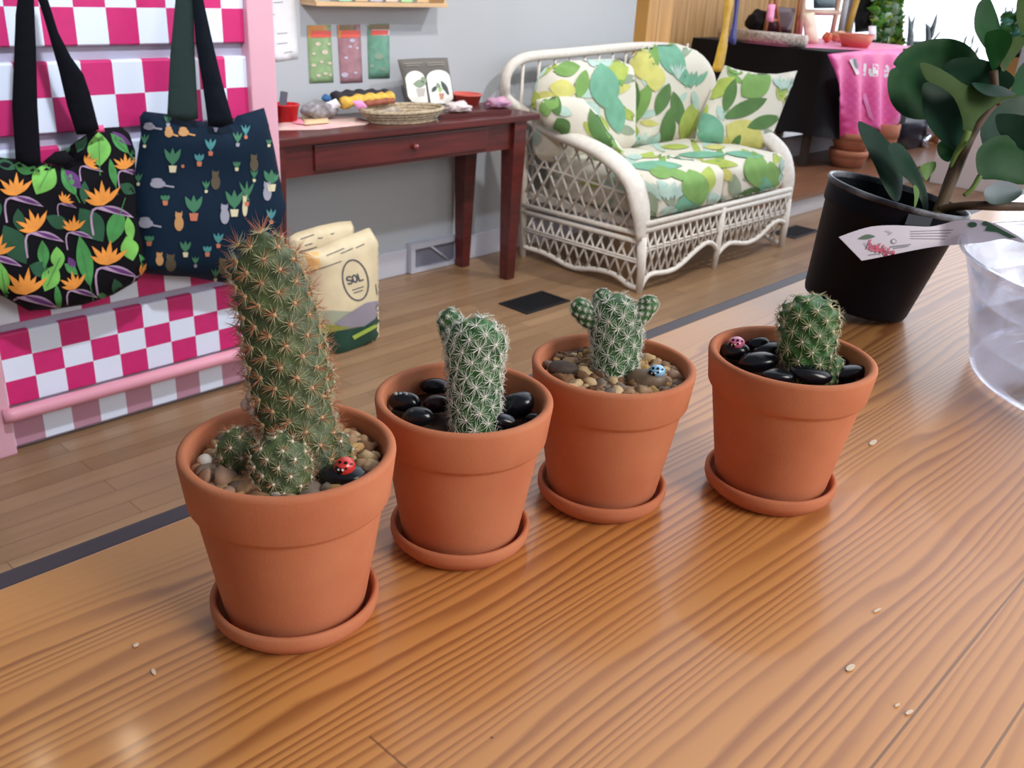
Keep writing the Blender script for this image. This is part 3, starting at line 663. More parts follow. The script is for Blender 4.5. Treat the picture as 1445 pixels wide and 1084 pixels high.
m = MB(); m.lathe([(0, .104), (.03, .1045), (.0655, .1035)], c=base, seg=40, axis=AX); build('potting_soil', m, M_soil, label='dark soil inside the black nursery pot', cat='soil', kind='stuff')
# plant
DR = .97
pl = thing('peperomia_plant', tuple(base+AX*.1), 'rubbery dark green round-leaved plant in the black nursery pot', 'plant')
M_lf = mat('glossy_leaf', (17, 70, 28), .45, spec=.2, var=.22, scale=25, bump=.1, bscale=120); M_lf2 = mat('teal_leaf', (18, 54, 36), .42, spec=.25, var=.2, scale=25)
M_lf3 = mat('leaf_underside', (56, 80, 36), .6, spec=.2, var=.2, scale=25); M_lf4 = mat('young_leaf', (92, 140, 44), .45, var=.15, scale=30)
M_stem = mat('brown_stem', (70, 46, 36), .6, rgb2=(92, 74, 46), scale=40); M_pet = mat('lime_stalk', (100, 126, 58), .5)
def pleaf(poly, d0, gx=0, gy=0, mt=M_lf, th=.0012, cup=.006, sm=True, vein=None):
    P = smooth_poly(poly, 3) if sm else poly; A = np.array(P); c = A.mean(0)
    sp = max(np.ptp(A[:, 0]), np.ptp(A[:, 1]))
    fn = lambda p: Dp(p[0], p[1], d0+gx*(p[0]-c[0])/100+gy*(p[1]-c[1])/100)
    m = MB(); v2, fs, d = sheet(P, 7.); k = np.clip(d/d.max(), 0, 1)
    Q = np.array([fn(p) for p in v2]); rel = (v2-c)/sp
    # gentle cup so the face is curved
    Q = Q+CF*(cup*(1-4*(rel**2).sum(1)))[:, None]
    e = np.sqrt(1-(1-np.clip(d/6., 0, 1))**2)
    A_ = Q-CF*(th*e)[:, None]; B_ = Q+CF*(th*e+.0001)[:, None]
    m.add(A_, fs); m.add(B_, [f[::-1] for f in fs]); build('leaf', m, mt, pl)
Z4 = zoomer(1225, 0, 6.568); Z5 = zoomer(1225, 130, 5.705); Z3 = zoomer(1100, 130, 4.711)
pleaf([(1262, 88), (1272, 74), (1290, 62), (1312, 55), (1340, 54), (1362, 62), (1377, 78), (1385, 100), (1370, 130), (1345, 155), (1315, 167), (1290, 168), (1270, 160), (1257, 142), (1253, 118), (1257, 99), (1266, 93)], 1.03, .02, .02)
pleaf([(1331, 95), (1345, 83), (1365, 79), (1390, 82), (1412, 92), (1431, 109), (1425, 125), (1400, 140), (1360, 140), (1335, 118)], 1.0, -.01, .03, M_lf2)
pleaf([(1303, 118), (1303, 140), (1306, 162), (1320, 187), (1346, 213), (1356, 200), (1366, 176), (1366, 150), (1354, 128), (1328, 116)], .99, 0, -.02, M_lf2)
pleaf([(1297, 92), (1304, 89), (1322, 93), (1345, 104), (1368, 118), (1395, 119), (1420, 124), (1437, 135), (1418, 141), (1400, 151), (1382, 168), (1372, 190), (1366, 208), (1361, 190), (1361, 165), (1350, 136), (1330, 121), (1308, 112)], .965, .01, .0, M_lf3)
pleaf([(1370, 118), (1395, 116), (1418, 120), (1434, 133), (1418, 134), (1395, 132)], .958, 0, -.15, M_lf2)
pleaf([(1378, 18), (1382, 3), (1395, -4), (1407, 13), (1414, 32), (1416, 50), (1410, 70), (1400, 80), (1393, 68), (1383, 50), (1378, 36)], 1.0, .02, 0)
pleaf([(1391, 48), (1402, 42), (1418, 42), (1430, 54), (1425, 72), (1414, 90), (1410, 102), (1401, 100), (1398, 84), (1393, 66)], .985, -.02, .02)
pleaf([(1430, 54), (1440, 50), (1447, 52), (1446, 64), (1428, 88), (1415, 102), (1411, 98), (1420, 80)], .99, .02, 0, M_lf3)
pleaf([(1437, -6), (1452, -8), (1462, 20), (1456, 44), (1446, 50), (1440, 34)], .99, .02, 0, M_lf3)
pleaf([(1428, 140), (1432, 112), (1445, 88), (1470, 78), (1490, 100), (1486, 132), (1456, 150)], 1.02, .02, 0, M_lf)
pleaf([(1384, 190), (1392, 160), (1410, 145), (1437, 136), (1470, 130), (1490, 160), (1450, 190), (1415, 215), (1395, 220)], 1.0, .02, 0, M_lf2)
pleaf([(1406, 163), (1418, 159), (1445, 161), (1475, 172), (1480, 205), (1445, 209), (1430, 197), (1416, 190), (1408, 177)], .955, -.02, .04, M_lf2)
pleaf([(1379, 216), (1391, 200), (1409, 191), (1426, 190), (1445, 198), (1478, 215), (1480, 250), (1445, 260), (1426, 255), (1404, 252), (1388, 252), (1380, 240)], .965, .01, .01)
pleaf([(1388, 272), (1400, 260), (1414, 254), (1432, 258), (1443, 270), (1435, 281), (1421, 286), (1397, 287)], .96, 0, -.25, M_lf2)
pleaf([(1323, 206), (1330, 198), (1342, 197), (1349, 208), (1346, 220), (1338, 229), (1328, 222)], 1.02, 0, 0)
pleaf([(1211, 172), (1219, 173), (1236, 181), (1251, 194), (1261, 206), (1270, 228), (1275, 249), (1272, 274), (1266, 285), (1257, 279), (1246, 257), (1236, 232), (1223, 206), (1212, 184)], 1.0, .04, 0, M_lf2, cup=.004)
pleaf([(1253, 209), (1261, 201), (1274, 205), (1287, 219), (1297, 236), (1304, 253), (1310, 274), (1309, 298), (1304, 298), (1299, 279), (1287, 257), (1274, 245), (1263, 228)], .985, .04, 0, M_lf2, cup=.004)
pleaf([(1299, 234), (1319, 228), (1320, 238), (1312, 249), (1307, 255), (1303, 249)], 1.0, 0, 0, M_lf4, cup=.001)
pleaf([(1289, 263), (1293, 262), (1298, 272), (1293, 290), (1290, 292), (1291, 278)], .985, 0, 0, M_lf4, cup=.001)
def st(pts, r, mt, nm, ds=.99):
    m = MB(); c = open_curve([Dp(p[0], p[1], (p[2] if len(p) > 2 else ds)) for p in pts], 6); n = len(c)
    rr = r if not hasattr(r, '__len__') else list(np.interp(np.linspace(0, 1, n), np.linspace(0, 1, len(r)), r)); m.tube(c, rr, 10); build(nm, m, mt, pl)
st([(1318, 316, .975), (1330, 285, .98), (1345, 250, .985), (1360, 215, .985), (1375, 185, .985), (1393, 160, .99), (1412, 140, 1.0)], [.0062, .0062, .0058, .0052, .0045, .0035, .003], M_stem, 'main_stem')
st([(1316, 312, .985), (1330, 268, .99), (1345, 228, .995), (1352, 215, .995)], .0022, mat('red_stem', (90, 44, 36), .5), 'thin_stem')
st([(1325, 296, .975), (1345, 292, .965), (1375, 290, .95), (1410, 291, .95), (1460, 292, .96)], [.0038, .0042, .0046, .0048, .0042], M_stem, 'branch')
st([(1341, 236, .984), (1350, 216, .978), (1360, 200, .970), (1366, 185, .967)], [.002, .0028, .0036, .004], M_pet, 'leaf_stalk')
st([(1360, 276, .972), (1372, 266, .970), (1383, 248, .968)], [.002, .0026, .003], M_pet, 'leaf_stalk')
st([(1408, 148, .995), (1404, 125, .99), (1402, 100, .988)], .0042, M_stem, 'top_stem')
# tag strapped round the pot
def planted(poly, d_of, mats, name, lab, cat, decs=None, parent=None, th=.0004, step=5.):
    m = MB(); v2, fs, d = sheet(poly, step); Q = np.array([Dp(p[0], p[1], d_of(p)) for p in v2]); m.add(Q-CF*th, fs, 0, True); m.add(Q+CF*th, [f[::-1] for f in fs], 0, True)
    if decs: decs(m, m.bvh())
    return build(name, m, mats, parent, label=lab, cat=cat)
tagp = [tuple(q) for q in open_curve([(1183.4, 334.6), (1204, 327), (1229, 320), (1258, 318), (1285, 319), (1312, 320), (1332, 316), (1351, 311), (1378, 310), (1407, 317), (1436, 333), (1448, 343)], 3)]+[tuple(q) for q in open_curve([(1440, 342), (1417, 337), (1388, 342), (1355, 345), (1320, 348), (1281, 355), (1242, 363), (1216, 368)], 3)]
dpot = depth(base+AX*.09)-.0745
def tdec(m, b):
    z = zoomer(1165, 290, 5.16)
    decal(m, b, z(leafpoly(300, 235, 130, 36, -8, -6)), 1, 3.5, off=.0003)
    word(m, b, 'hello', *z([(325, 250)])[0], 5.6, 13, 22, 2.0, 2, gap=.1)
    word(m, b, 'hello', *z([(370, 290)])[0], 5., 8, 12, 1.8, 2, gap=.1)
    for k in range(4):
        s = z([(620, 190+k*17), (930-k*20, 178+k*22)]); stroke(m, b, s, .9, 3, off=.0003)
    stroke(m, b, z([(480, 300), (615, 285)]), 1.7, 3); stroke(m, b, z([(500, 312), (600, 298)]), 1.2, 3); decal(m, b, z(ell(495, 262, 22, 20)), 3, 3, off=.0002); decal(m, b, z(ell(495, 262, 15, 13)), 0, 3, off=.0005)
    stroke(m, b, z([(285, 275), (330, 330)]), 1., 3); stroke(m, b, z([(320, 360), (400, 350)]), 1.2, 3)
    stroke(m, b, z([(440, 185), (480, 200), (460, 215)]), .8, 3)
    decal(m, b, z([(1190, 125), (1290, 180), (1395, 235), (1340, 240), (1250, 195), (1160, 185)]), 1, 3.5, off=.0003)
    decal(m, b, z(ell(1070, 140, 34, 20)), 1, 3, off=.0003); decal(m, b, z(ell(1165, 132, 24, 18)), 1, 3, off=.0003)
def dtag(p): return dpot+.0-.003+(max(0, (p[0]-1330))/100)*(-.035)+(max(0, 1225-p[0])/100)*.0
planted(tagp, dtag, [mat('glossy_white_label', (205, 198, 214), .3, coat=.3), mat('label_green', (60, 92, 70), .4), mat('label_pink', (206, 72, 112), .4), mat('label_grey', (130, 130, 142), .4)], 'plant_tag', 'long white printed plant tag curling across the black pot toward the clear saucer', 'tag', tdec)
z = zoomer(1165, 290, 5.16)
planted(z([(605, 60), (780, 92), (755, 155), (575, 140)]), lambda p: dpot-.0012, [mat('clear_tape', (52, 58, 70), .5, spec=.2)], 'tape', None, None, parent=np_t)

# ================================================================== CLEAR PLASTIC SAUCER
cs = (.965, .10, HC); g = NB('clear_plastic'); g.put(g.b.inputs['Base Color'], (.93, .95, 1, 1)); g.put(g.b.inputs['Transmission Weight'], .0); g.put(g.b.inputs['Roughness'], .12)
tr = g.n('ShaderNodeBsdfTransparent', i_Color=(.93, .95, 1, 1)); gl = g.n('ShaderNodeBsdfGlossy', i_Color=(1, 1, 1, 1), i_Roughness=.12); df = g.n('ShaderNodeBsdfDiffuse', i_Color=lin((180, 188, 208)))
lw = g.n('ShaderNodeLayerWeight', i_Blend=.35); m1 = g.n('ShaderNodeMixShader', i_0=.15, i_1=tr.outputs[0], i_2=df.outputs[0]); m2 = g.n('ShaderNodeMixShader', i_0=g.math('MULTIPLY_ADD', lw.outputs['Fresnel'], .45, .04), i_1=m1.outputs[0], i_2=gl.outputs[0])
g.t.links.new(m2.outputs[0], g.t.nodes['Material Output'].inputs['Surface']); M_clear = g.m
m = MB(); k = 1.0
m.lathe([(0, .004), (.045, .004), (.05, .0075), (.055, .0075), (.06, .004), (.085, .004), (.09, .008), (.096, .008), (.10, .004), (.132, .004), (.138, .001), (.150, .001), (.155, .004), (.1575, .012), (.1625, .036), (.1632, .039), (.1642, .040), (.170, .072), (.1706, .075), (.1718, .076), (.183, .110), (.1855, .1145), (.190, .1145)], c=cs, seg=128)
m.lathe([(.1885, .1135), (.1845, .1125), (.170, .0765), (.1685, .0725), (.1565, .012), (.1535, .0052)], c=cs, seg=128)
build('plastic_saucer', m, M_clear, label='large clear plastic plant saucer with ribbed rings at the right edge of the counter', cat='saucer')

# ================================================================== CHECKERED SLATWALL DISPLAY
dsp = thing('slatwall_display', (1.2, 2.62, 0), 'pink framed display panel of magenta and white checkered slats', 'display')
M_mag = mat('magenta_paper', (206, 42, 112), .45, var=.04, scale=30); M_wht = mat('white_paper', (230, 237, 252), .45); M_dust = mat('dusty_pink_paper', (190, 140, 158), .5)
M_pink = mat('pink_frame_paint', (220, 166, 180), .45, var=.03, scale=4); M_groove = mat('lilac_grey_board', (176, 172, 192), .6)
def slat(zs, x0, w, par, faded=False, y=2.62):
    """zs: row edges from bottom to top; par(row,k) -> True when magenta"""
    m = MB(); z0, z1 = zs[0], zs[-1]; prof = [(y+.02, z0), (y+.004, z0), (y, z0+.004)]+[(y, q) for q in zs[1:-1]]+[(y, z1-.006), (y+.002, z1-.002), (y+.006, z1), (y+.02, z1)]
    xs = [.79]; k0 = math.floor((.79-x0)/w)
    k = k0+1
    while x0+k*w < 1.608: xs.append(x0+k*w); k += 1
    xs.append(1.61)
    for i in range(len(xs)-1):
        kk = k0+i
        for a, b in zip(prof, prof[1:]):
            zc = (a[1]+b[1])/2; row = sum(1 for q in zs[1:-1] if zc > q+1e-6)
            mi = 1 if par(row, kk) else 0
            m.add([(xs[i], a[0], a[1]), (xs[i+1], a[0], a[1]), (xs[i+1], b[0], b[1]), (xs[i], b[0], b[1])], [(0, 1, 2, 3)], mi, False)
        m.add([(xs[i], y+.02, z0), (xs[i+1], y+.02, z0), (xs[i+1], y+.02, z1), (xs[i], y+.02, z1)], [(3, 2, 1, 0)], 0, False)
    for xe, s in ((.79, 1), (1.61, -1)): m.add([(xe, p[0], p[1]) for p in prof], [tuple(range(len(prof)))[::s]], 0, False)
    build('slat', m, [M_wht, M_dust if faded else M_mag], dsp)
ev = lambda r, k: (r+k) % 2 == 0
slat([1.088, 1.183, 1.27], 1.114, .085, lambda r, k: (r+k) % 2 == 1); slat([1.305, 1.4, 1.49], 1.114, .085, lambda r, k: (r+k) % 2 == 1)
slat([.871, .962, 1.051], 1.114, .085, lambda r, k: (r+k) % 2 == 1); slat([.655, .746, .837], 1.114, .085, lambda r, k: (r+k) % 2 == 1)
slat([.376, .46, .54, .62], 1.114, .085, lambda r, k: (r+k) % 2 == 1); slat([.139, .213, .279, .352], .877, .082, lambda r, k: (r+k) % 2 == 1)
slat([.012, .108], .877, .082, lambda r, k: k % 2 == 1, True)
m = MB(); m.span((.79, 2.641, 0), (1.61, 2.665, 1.52)); build('back_board', m, M_groove, dsp)
for a, b in ((.715, .789), (1.611, 1.7)): m = MB(); m.span((a, 2.6, 0), (b, 2.69, 1.56), bev=.006); build('post', m, M_pink, dsp)
m = MB(); m.tube([(.765, 2.588, .128), (.79, 2.586, .128), (1.2, 2.586, .128), (1.611, 2.588, .128)], .020, 16); build('rail', m, mat('pink_rail', (222, 150, 166), .4), dsp)
def hook(x, z):
    m = MB(); m.tube([(x, 2.63, z+.02), (x, 2.5, z+.012), (x, 2.46, z+.016), (x, 2.445, z+.03)], .004, 8); m.box((x, 2.615, z+.02), (.03, .006, .05)); build('hook', m, mat('chrome', (200, 200, 205), .25, metal=1), dsp)
# ---- tote bags
def YP(y): return lambda p: Yp(p[0], p[1], y)
b1 = thing('tote_bag', tuple(Yp(100, 438, 2.52)), 'black tote bag printed with green leaves and orange bird-of-paradise flowers', 'bag', 'tote bags hanging on the checkered display')
Zb = zoomer(0, 150, 3.614)
out1 = [(-62, 226), (-20, 222), (0, 222), (30, 225), (58, 229), (91, 236), (106, 226), (92, 212), (106.5, 200), (133, 183), (150, 180), (171.5, 179), (183, 189), (191, 214), (191, 261), (194, 305), (203, 345), (207.5, 377), (194, 396), (160, 416), (119, 430), (80, 436), (41, 439), (0, 416), (-40, 424), (-66, 400), (-70, 300)]
m = MB(); pillow(m, out1, YP(2.53), (0, -1, .05), .045, .03, 9, edge=42, wr=.012, wf=7, seed=3)
M_bagb = mat('black_canvas', (14, 12, 18), .85, spec=.2, bump=.25, bscale=900)
cols1 = [M_bagb, mat('print_light_green', (120, 186, 84), .8, var=.25, scale=14), mat('print_green', (70, 140, 72), .8, var=.25, scale=14), mat('print_dark_green', (38, 84, 56), .8, var=.2, scale=14), mat('print_orange', (232, 148, 62), .8, var=.12, scale=30), mat('print_mauve', (176, 146, 172), .8, var=.2, scale=20), mat('print_purple', (92, 46, 104), .8, var=.2, scale=20)]
bv = m.bvh(); ix = {'l': 1, 'g': 2, 'd': 3, 'o': 4, 'm': 5, 'p': 6}
LV = [(95, 580, 120, 60, 85, 'd'), (465, 605, 210, 130, 55, 'd'), (75, 705, 230, 130, 60, 'd'), (600, 930, 110, 60, 70, 'd'), (200, 830, 110, 80, 20, 'd'), (650, 420, 90, 60, 30, 'd'), (430, 440, 120, 50, 90, 'd'), (295, 590, 140, 70, 25, 'd'), (-30, 520, 120, 80, 70, 'd'),
      (505, 220, 175, 120, 88, 'l'), (415, 185, 110, 60, -70, 'd'), (610, 190, 140, 50, 48, 'g'), (620, 165, 120, 36, 35, 'p'), (575, 340, 150, 40, 78, 'g'), (680, 265, 90, 40, 80, 'd'), (225, 370, 180, 130, -62, 'l'), (130, 315, 130, 70, 12, 'g'), (30, 300, 120, 50, 20, 'd'), (350, 385, 160, 66, 62, 'g'), (372, 372, 130, 60, 50, 'p'),
      (220, 755, 145, 60, 85, 'g'), (293, 775, 120, 72, 85, 'l'), (258, 875, 150, 95, -65, 'l'), (590, 610, 200, 92, -72, 'g'), (432, 790, 270, 82, 78, 'g'), (660, 625, 130, 50, 80, 'l'), (660, 725, 130, 92, 75, 'l'), (295, 975, 140, 36, 82, 'g'), (15, 880, 170, 66, 80, 'l'), (365, 800, 70, 40, 60, 'p'), (362, 830, 90, 44, 40, 'g'), (735, 800, 110, 30, 60, 'g'), (520, 965, 50, 30, 0, 'g'), (30, 215, 110, 60, -70, 'g'), (330, 215, 90, 50, -40, 'd'), (-40, 700, 150, 90, 70, 'g'), (-90, 420, 160, 90, 60, 'l'), (-110, 850, 180, 90, -60, 'd')]
for a in LV: decal(m, bv, Zb(leafpoly(*a[:5])), ix[a[5]], 9, off=.0012)
for a in LV:
    if a[5] in 'lg' and a[2] > 130:
        r_ = math.radians(a[4]); stroke(m, bv, Zb([(a[0]-math.cos(r_)*a[2]*.3, a[1]-math.sin(r_)*a[2]*.3), (a[0]+math.cos(r_)*a[2]*.75, a[1]+math.sin(r_)*a[2]*.75)]), 1.2, 2, off=.002)
FL = [(80, 455, 1.0, -100), (185, 635, 1.0, -120), (375, 635, .7, -100), (525, 505, 1.1, -105), (548, 810, 1.1, -95), (130, 960, 1.2, -95), (385, 930, .8, -115), (640, 320, .7, -105), (320, 490, .5, -60), (440, 300, .6, -40), (715, 860, .6, -30), (-30, 760, 1., -80)]
for cx, cy, s, an in FL:
    decal(m, bv, Zb(leafpoly(cx+50*s, cy+35*s, 190*s, 34*s, 14, -14*s)), 5, 8, off=.0016); decal(m, bv, Zb(leafpoly(cx+60*s, cy+25*s, 140*s, 18*s, 18)), 6, 8, off=.0019)
    stroke(m, bv, Zb([(cx-30*s, cy+12*s), (cx-48*s, cy+22*s), (cx-56*s, cy+50*s), (cx-54*s, cy+85*s), (cx-46*s, cy+135*s)]), 2.6*s, 5, off=.0016)
    for j in range(6):
        aa = an-58+j*23; r_ = math.radians(aa); L = (118 if j % 2 else 92)*s
        decal(m, bv, Zb(leafpoly(cx+math.cos(r_)*L*.5, cy+math.sin(r_)*L*.5, L, 25*s, aa, pw=1.25)), 4, 8, off=.0022)
build('bag_body', m, cols1, b1)
m = MB(); pillow(m, [(91, 236), (106, 226), (92, 212), (78, 214), (60, 229)], YP(2.505), (0, -1, 0), .002, .002, 10); build('inner_lining', m, M_bagb, b1, label='dark inside of the bag mouth')
m = MB(); pillow(m, [(132, 178), (146, 176), (148, 186), (138, 187)], YP(2.475), (0, -1, 0), .001, .001, 5); build('price_tag', m, mat('hot_pink_tag', (240, 90, 140), .5), b1, label='hot pink price tag')
def strap(polys, y, mt, par):
    for P_ in polys: m = MB(); pillow(m, P_, YP(y), (0, -1, 0), .0025, .0025, 14, edge=5); build('strap', m, mt, par)
M_strap = mat('black_strap', (8, 8, 16), .85, spec=.15, bump=.3, bscale=700)
strap([[(26, -8), (34, -60), (52, -100), (56, -60), (48, 0), (51, 70), (53, 150), (58, 232), (40, 236), (22, 226), (17, 150), (20, 75), (22, 20)], [(48, -60), (60, -62), (68, 0), (82, 45), (100, 80), (118, 105), (127, 132), (140, 182), (124, 190), (108, 190), (95, 150), (82, 95), (62, 25), (52, -5)]], 2.47, M_strap, b1)
hook(float(Yp(46, -80, 2.46)[0]), float(Yp(46, -80, 2.46)[2])-.02)
b2 = thing('tote_bag', tuple(Yp(290, 398, 2.53)), 'navy tote bag printed with small cats and potted plants', 'bag', 'tote bags hanging on the checkered display')
out2 = [(199, 189), (197, 165), (203, 157), (237, 161), (286, 172), (318, 176), (330, 172), (334, 163.6), (372.5, 152), (376, 163.6), (386.7, 207.5), (394, 246), (403, 290), (400, 322), (388, 350), (360, 385), (319.5, 399), (301, 397), (268, 391), (230, 389), (206, 386), (195, 378), (196, 345), (191.6, 311), (190, 246)]
M_navy = mat('navy_canvas', (12, 32, 50), .8, bump=.25, bscale=900, spec=.2)
cols2 = [M_navy, mat('print_grey_cat', (150, 148, 160), .8), mat('print_ginger', (190, 140, 88), .8), mat('print_tabby', (86, 76, 58), .8), mat('print_leaf', (62, 116, 84), .8), mat('print_teal', (70, 134, 134), .8), mat('print_terracotta', (188, 112, 82), .8), mat('print_cream', (206, 196, 160), .8)]
m = MB(); pillow(m, out2, YP(2.54), (0, -1, .05), .05, .03, 8, edge=38, wr=.016, wf=6, seed=9); bv = m.bvh(); Zc = zoomer(180, 130, 3.871)
def catp(cx, cy, w, h, mi):
    decal(m, bv, Zc(ell(cx, cy+h*.12, w*.42, h*.42)), mi, 8, off=.0014); decal(m, bv, Zc(ell(cx-w*.05, cy-h*.28, w*.3, h*.2)), mi, 8, off=.0016)
    if h > w*1.2:
        for s in (-1, 1): decal(m, bv, Zc([(cx+s*w*.32-w*.05, cy-h*.28), (cx+s*w*.3, cy-h*.56), (cx+s*w*.05, cy-h*.36)]), mi, 8, off=.0016)
    else: stroke(m, bv, Zc([(cx+w*.3, cy+h*.25), (cx+w*.85, cy+h*.42)]), 2.5, mi, off=.0016)
for a in [(165, 495, 100, 55, 1), (100, 710, 95, 60, 1), (530, 665, 60, 105, 1), (762, 540, 55, 100, 1), (120, 185, 75, 40, 1), (280, 705, 60, 100, 2), (225, 215, 55, 60, 2), (305, 215, 70, 50, 2), (175, 910, 50, 70, 2), (480, 480, 60, 100, 3), (235, 930, 70, 90, 3), (520, 950, 60, 90, 3), (690, 385, 55, 90, 3), (640, 620, 34, 110, 7)]: catp(*a)
for px_, py_, lw_, lh, lc, pc in [(245, 355, 80, 110, 4, 7), (390, 358, 55, 50, 5, 6), (452, 290, 50, 80, 5, 6), (205, 578, 55, 36, 4, 6), (360, 615, 90, 110, 4, 6), (582, 590, 85, 120, 4, 7), (428, 510, 32, 60, 4, 7), (315, 845, 56, 70, 4, 7), (435, 858, 50, 40, 5, 6), (120, 800, 56, 36, 4, 6), (495, 800, 46, 70, 5, 6), (600, 250, 40, 70, 4, 1), (645, 210, 36, 70, 5, 6), (595, 395, 40, 40, 4, 7), (770, 272, 30, 30, 4, 7), (785, 465, 84, 90, 4, 7), (783, 670, 44, 70, 5, 6), (650, 545, 50, 130, 4, 6), (95, 260, 34, 70, 4, 7), (300, 395, 10, 6, 4, 6), (220, 150, 40, 50, 4, 1), (60, 470, 34, 60, 4, 7), (480, 990, 36, 60, 4, 7), (370, 920, 30, 50, 4, 1), (690, 450, 30, 60, 4, 7), (480, 200, 30, 8, 1, 1)]:
    for j in (-1, 0, 1): decal(m, bv, Zc(leafpoly(px_+j*lw_*.25, py_, lh*.95, lw_*.36, 90+j*28)), lc, 8, off=.0014)
    pw_ = max(18, lw_*.55); t_ = py_+lh*.42; decal(m, bv, Zc([(px_-pw_*.5, t_), (px_+pw_*.5, t_), (px_+pw_*.36, t_+pw_*.85), (px_-pw_*.36, t_+pw_*.85)]), pc, 8, off=.0018)
build('bag_body', m, cols2, b2)
strap([[(248, -5), (252, -60), (268, -80), (276, -40), (273, 0), (275, 80), (280, 168), (262, 172), (236, 164), (240, 80)]], 2.482, mat('dark_green_strap', (38, 52, 50), .8, spec=.2, bump=.3, bscale=700), b2)
strap([[(270, -60), (282, -60), (287, 0), (298, 50), (312, 110), (330, 174), (312, 180), (294, 178), (286, 120), (276, 60), (272, 0)]], 2.478, mat('navy_strap', (8, 14, 24), .8, spec=.15, bump=.3, bscale=700), b2)
hook(float(Yp(268, -62, 2.46)[0]), float(Yp(268, -62, 2.46)[2])-.02)

# ================================================================== SOIL POUCHES
g0, g1 = Zp(455, 503, .0), Zp(536, 478, .0); dv = g1-g0; dv /= np.linalg.norm(dv); nr = np.array([dv[1], -dv[0], 0.12])
Zs = zoomer(400, 300, 4.927)
M_kraft = mat('cream_kraft_film', (214, 196, 160), .38, var=.08, scale=12)
pc = [M_kraft, mat('pouch_grey_blue', (138, 130, 140), .35), mat('pouch_olive', (134, 136, 62), .4), mat('pouch_dark_green', (24, 62, 48), .35), mat('pouch_ink', (72, 72, 84), .5), mat('pouch_gold', (230, 180, 112), .35), mat('pouch_sage', (158, 160, 136), .4), mat('pouch_lime', (150, 170, 70), .4)]
def pouch(outl, p0, decs, name_label, bulge):
    m = MB(); fn = lambda p: Pp(p[0], p[1], p0, nr); P_ = outl
    pillow(m, P_, fn, nr, bulge, .03, 6, edge=30, wr=.006, wf=9, seed=len(outl)); 
    decs(m, m.bvh()); build('soil_pouch', m, pc, label=name_label, cat='bag', group='soil pouches on the floor')
front = Zs([(150, 300), (160, 275), (260, 245), (400, 180), (585, 108), (600, 108), (655, 195), (655, 400), (663, 700), (665, 870), (600, 925), (500, 975), (400, 1020), (320, 1010), (270, 965), (240, 850), (205, 640), (200, 500), (185, 420)])
def d1(m, b):
    S_ = lambda L: Zs(L)
    decal(m, b, S_([(150, 300), (160, 275), (240, 250), (262, 395), (190, 415)]), 5, 5)
    decal(m, b, S_([(205, 690), (330, 680), (480, 690), (380, 775), (215, 770)]), 6, 5)
    decal(m, b, S_([(350, 775), (470, 690), (570, 628), (662, 610), (664, 720), (560, 790), (450, 800)]), 1, 3.5, off=.003)
    decal(m, b, S_([(215, 765), (300, 775), (460, 795), (380, 825), (240, 850)]), 2, 3.5, off=.0034)
    decal(m, b, S_([(235, 850), (380, 820), (480, 805), (560, 790), (664, 715), (668, 872), (600, 928), (500, 978), (400, 1024), (320, 1014), (266, 968)]), 3, 3.5, off=.004)
    decal(m, b, S_([(470, 858), (630, 775), (645, 795), (485, 882)]), 7, 4, off=.006)
    ring = ell(500, 470, 92, 148, 26, ang=-12); ri = ell(500, 470, 82, 138, 26, ang=-12)
    for i in range(26): decal(m, b, S_([ring[i], ring[(i+1) % 26], ri[(i+1) % 26], ri[i]]), 4, 4, off=.001)
    word(m, b, 'SOL', *S_([(436, 452)])[0], 6.2, 10, -17, 2.2, 4, gap=.28)
    for (a_, b_) in (((480, 540), (555, 515)), ((490, 560), (550, 540)), ((300, 300), (420, 250)), ((400, 285), (480, 250)), ((505, 245), (560, 220)), ((640, 500), (650, 570))): stroke(m, b, S_([a_, b_]), 1.3, 4)
    stroke(m, b, S_([(190, 412), (300, 375), (400, 340)]), 1.2, 4)
pouch(front, (g0+g1)/2+nr*-.02, d1, 'front cream soil pouch reading SOL, with dark green base', .045)
rear = Zs([(42, 310), (42, 170), (90, 140), (250, 92), (380, 65), (470, 58), (490, 100), (490, 700), (440, 840), (300, 900), (120, 900), (50, 700)])
def d2(m, b):
    for (a_, b_) in (((120, 185), (210, 155)), ((150, 230), (200, 215)), ((240, 180), (270, 175)), ((330, 150), (350, 145)), ((70, 290), (230, 240))): stroke(m, b, Zs([a_, b_]), 1.4, 4)
pouch(rear, (g0+g1)/2+np.array([-nr[0], -nr[1], 0])*.16, d2, 'cream soil pouch standing behind the one reading SOL', .035)

# ================================================================== WALL ITEMS
def wallsheet(name, poly, mats, lab, cat, decs=None, th=.002, y=3.243, group=None):
    m = MB(); pillow(m, poly, YP(y), (0, -1, 0), th, 0.0005, 10, edge=2, mode='lin')
    if decs: decs(m, m.bvh())
    return build(name, m, mats, label=lab, cat=cat, group=group)
Zw = zoomer(370, 0, 5.161)
M_ink = mat('grey_ink', (150, 148, 152), .7)
wallsheet('paper_notice', [(379, -30), (415, -30), (421, 83), (384, 88)], [mat('white_sheet', (236, 236, 240), .7), M_ink], 'white paper notice taped on the wall beside the pink post', 'paper',
    lambda m, b: [stroke(m, b, Zw([(x0, y0), (x1, y1)]), 1.1, 1) for x0, y0, x1, y1 in ((110, 245, 180, 240), (110, 320, 180, 312), (160, 385, 220, 375), (60, 110, 90, 105), (80, 20, 150, 15))])

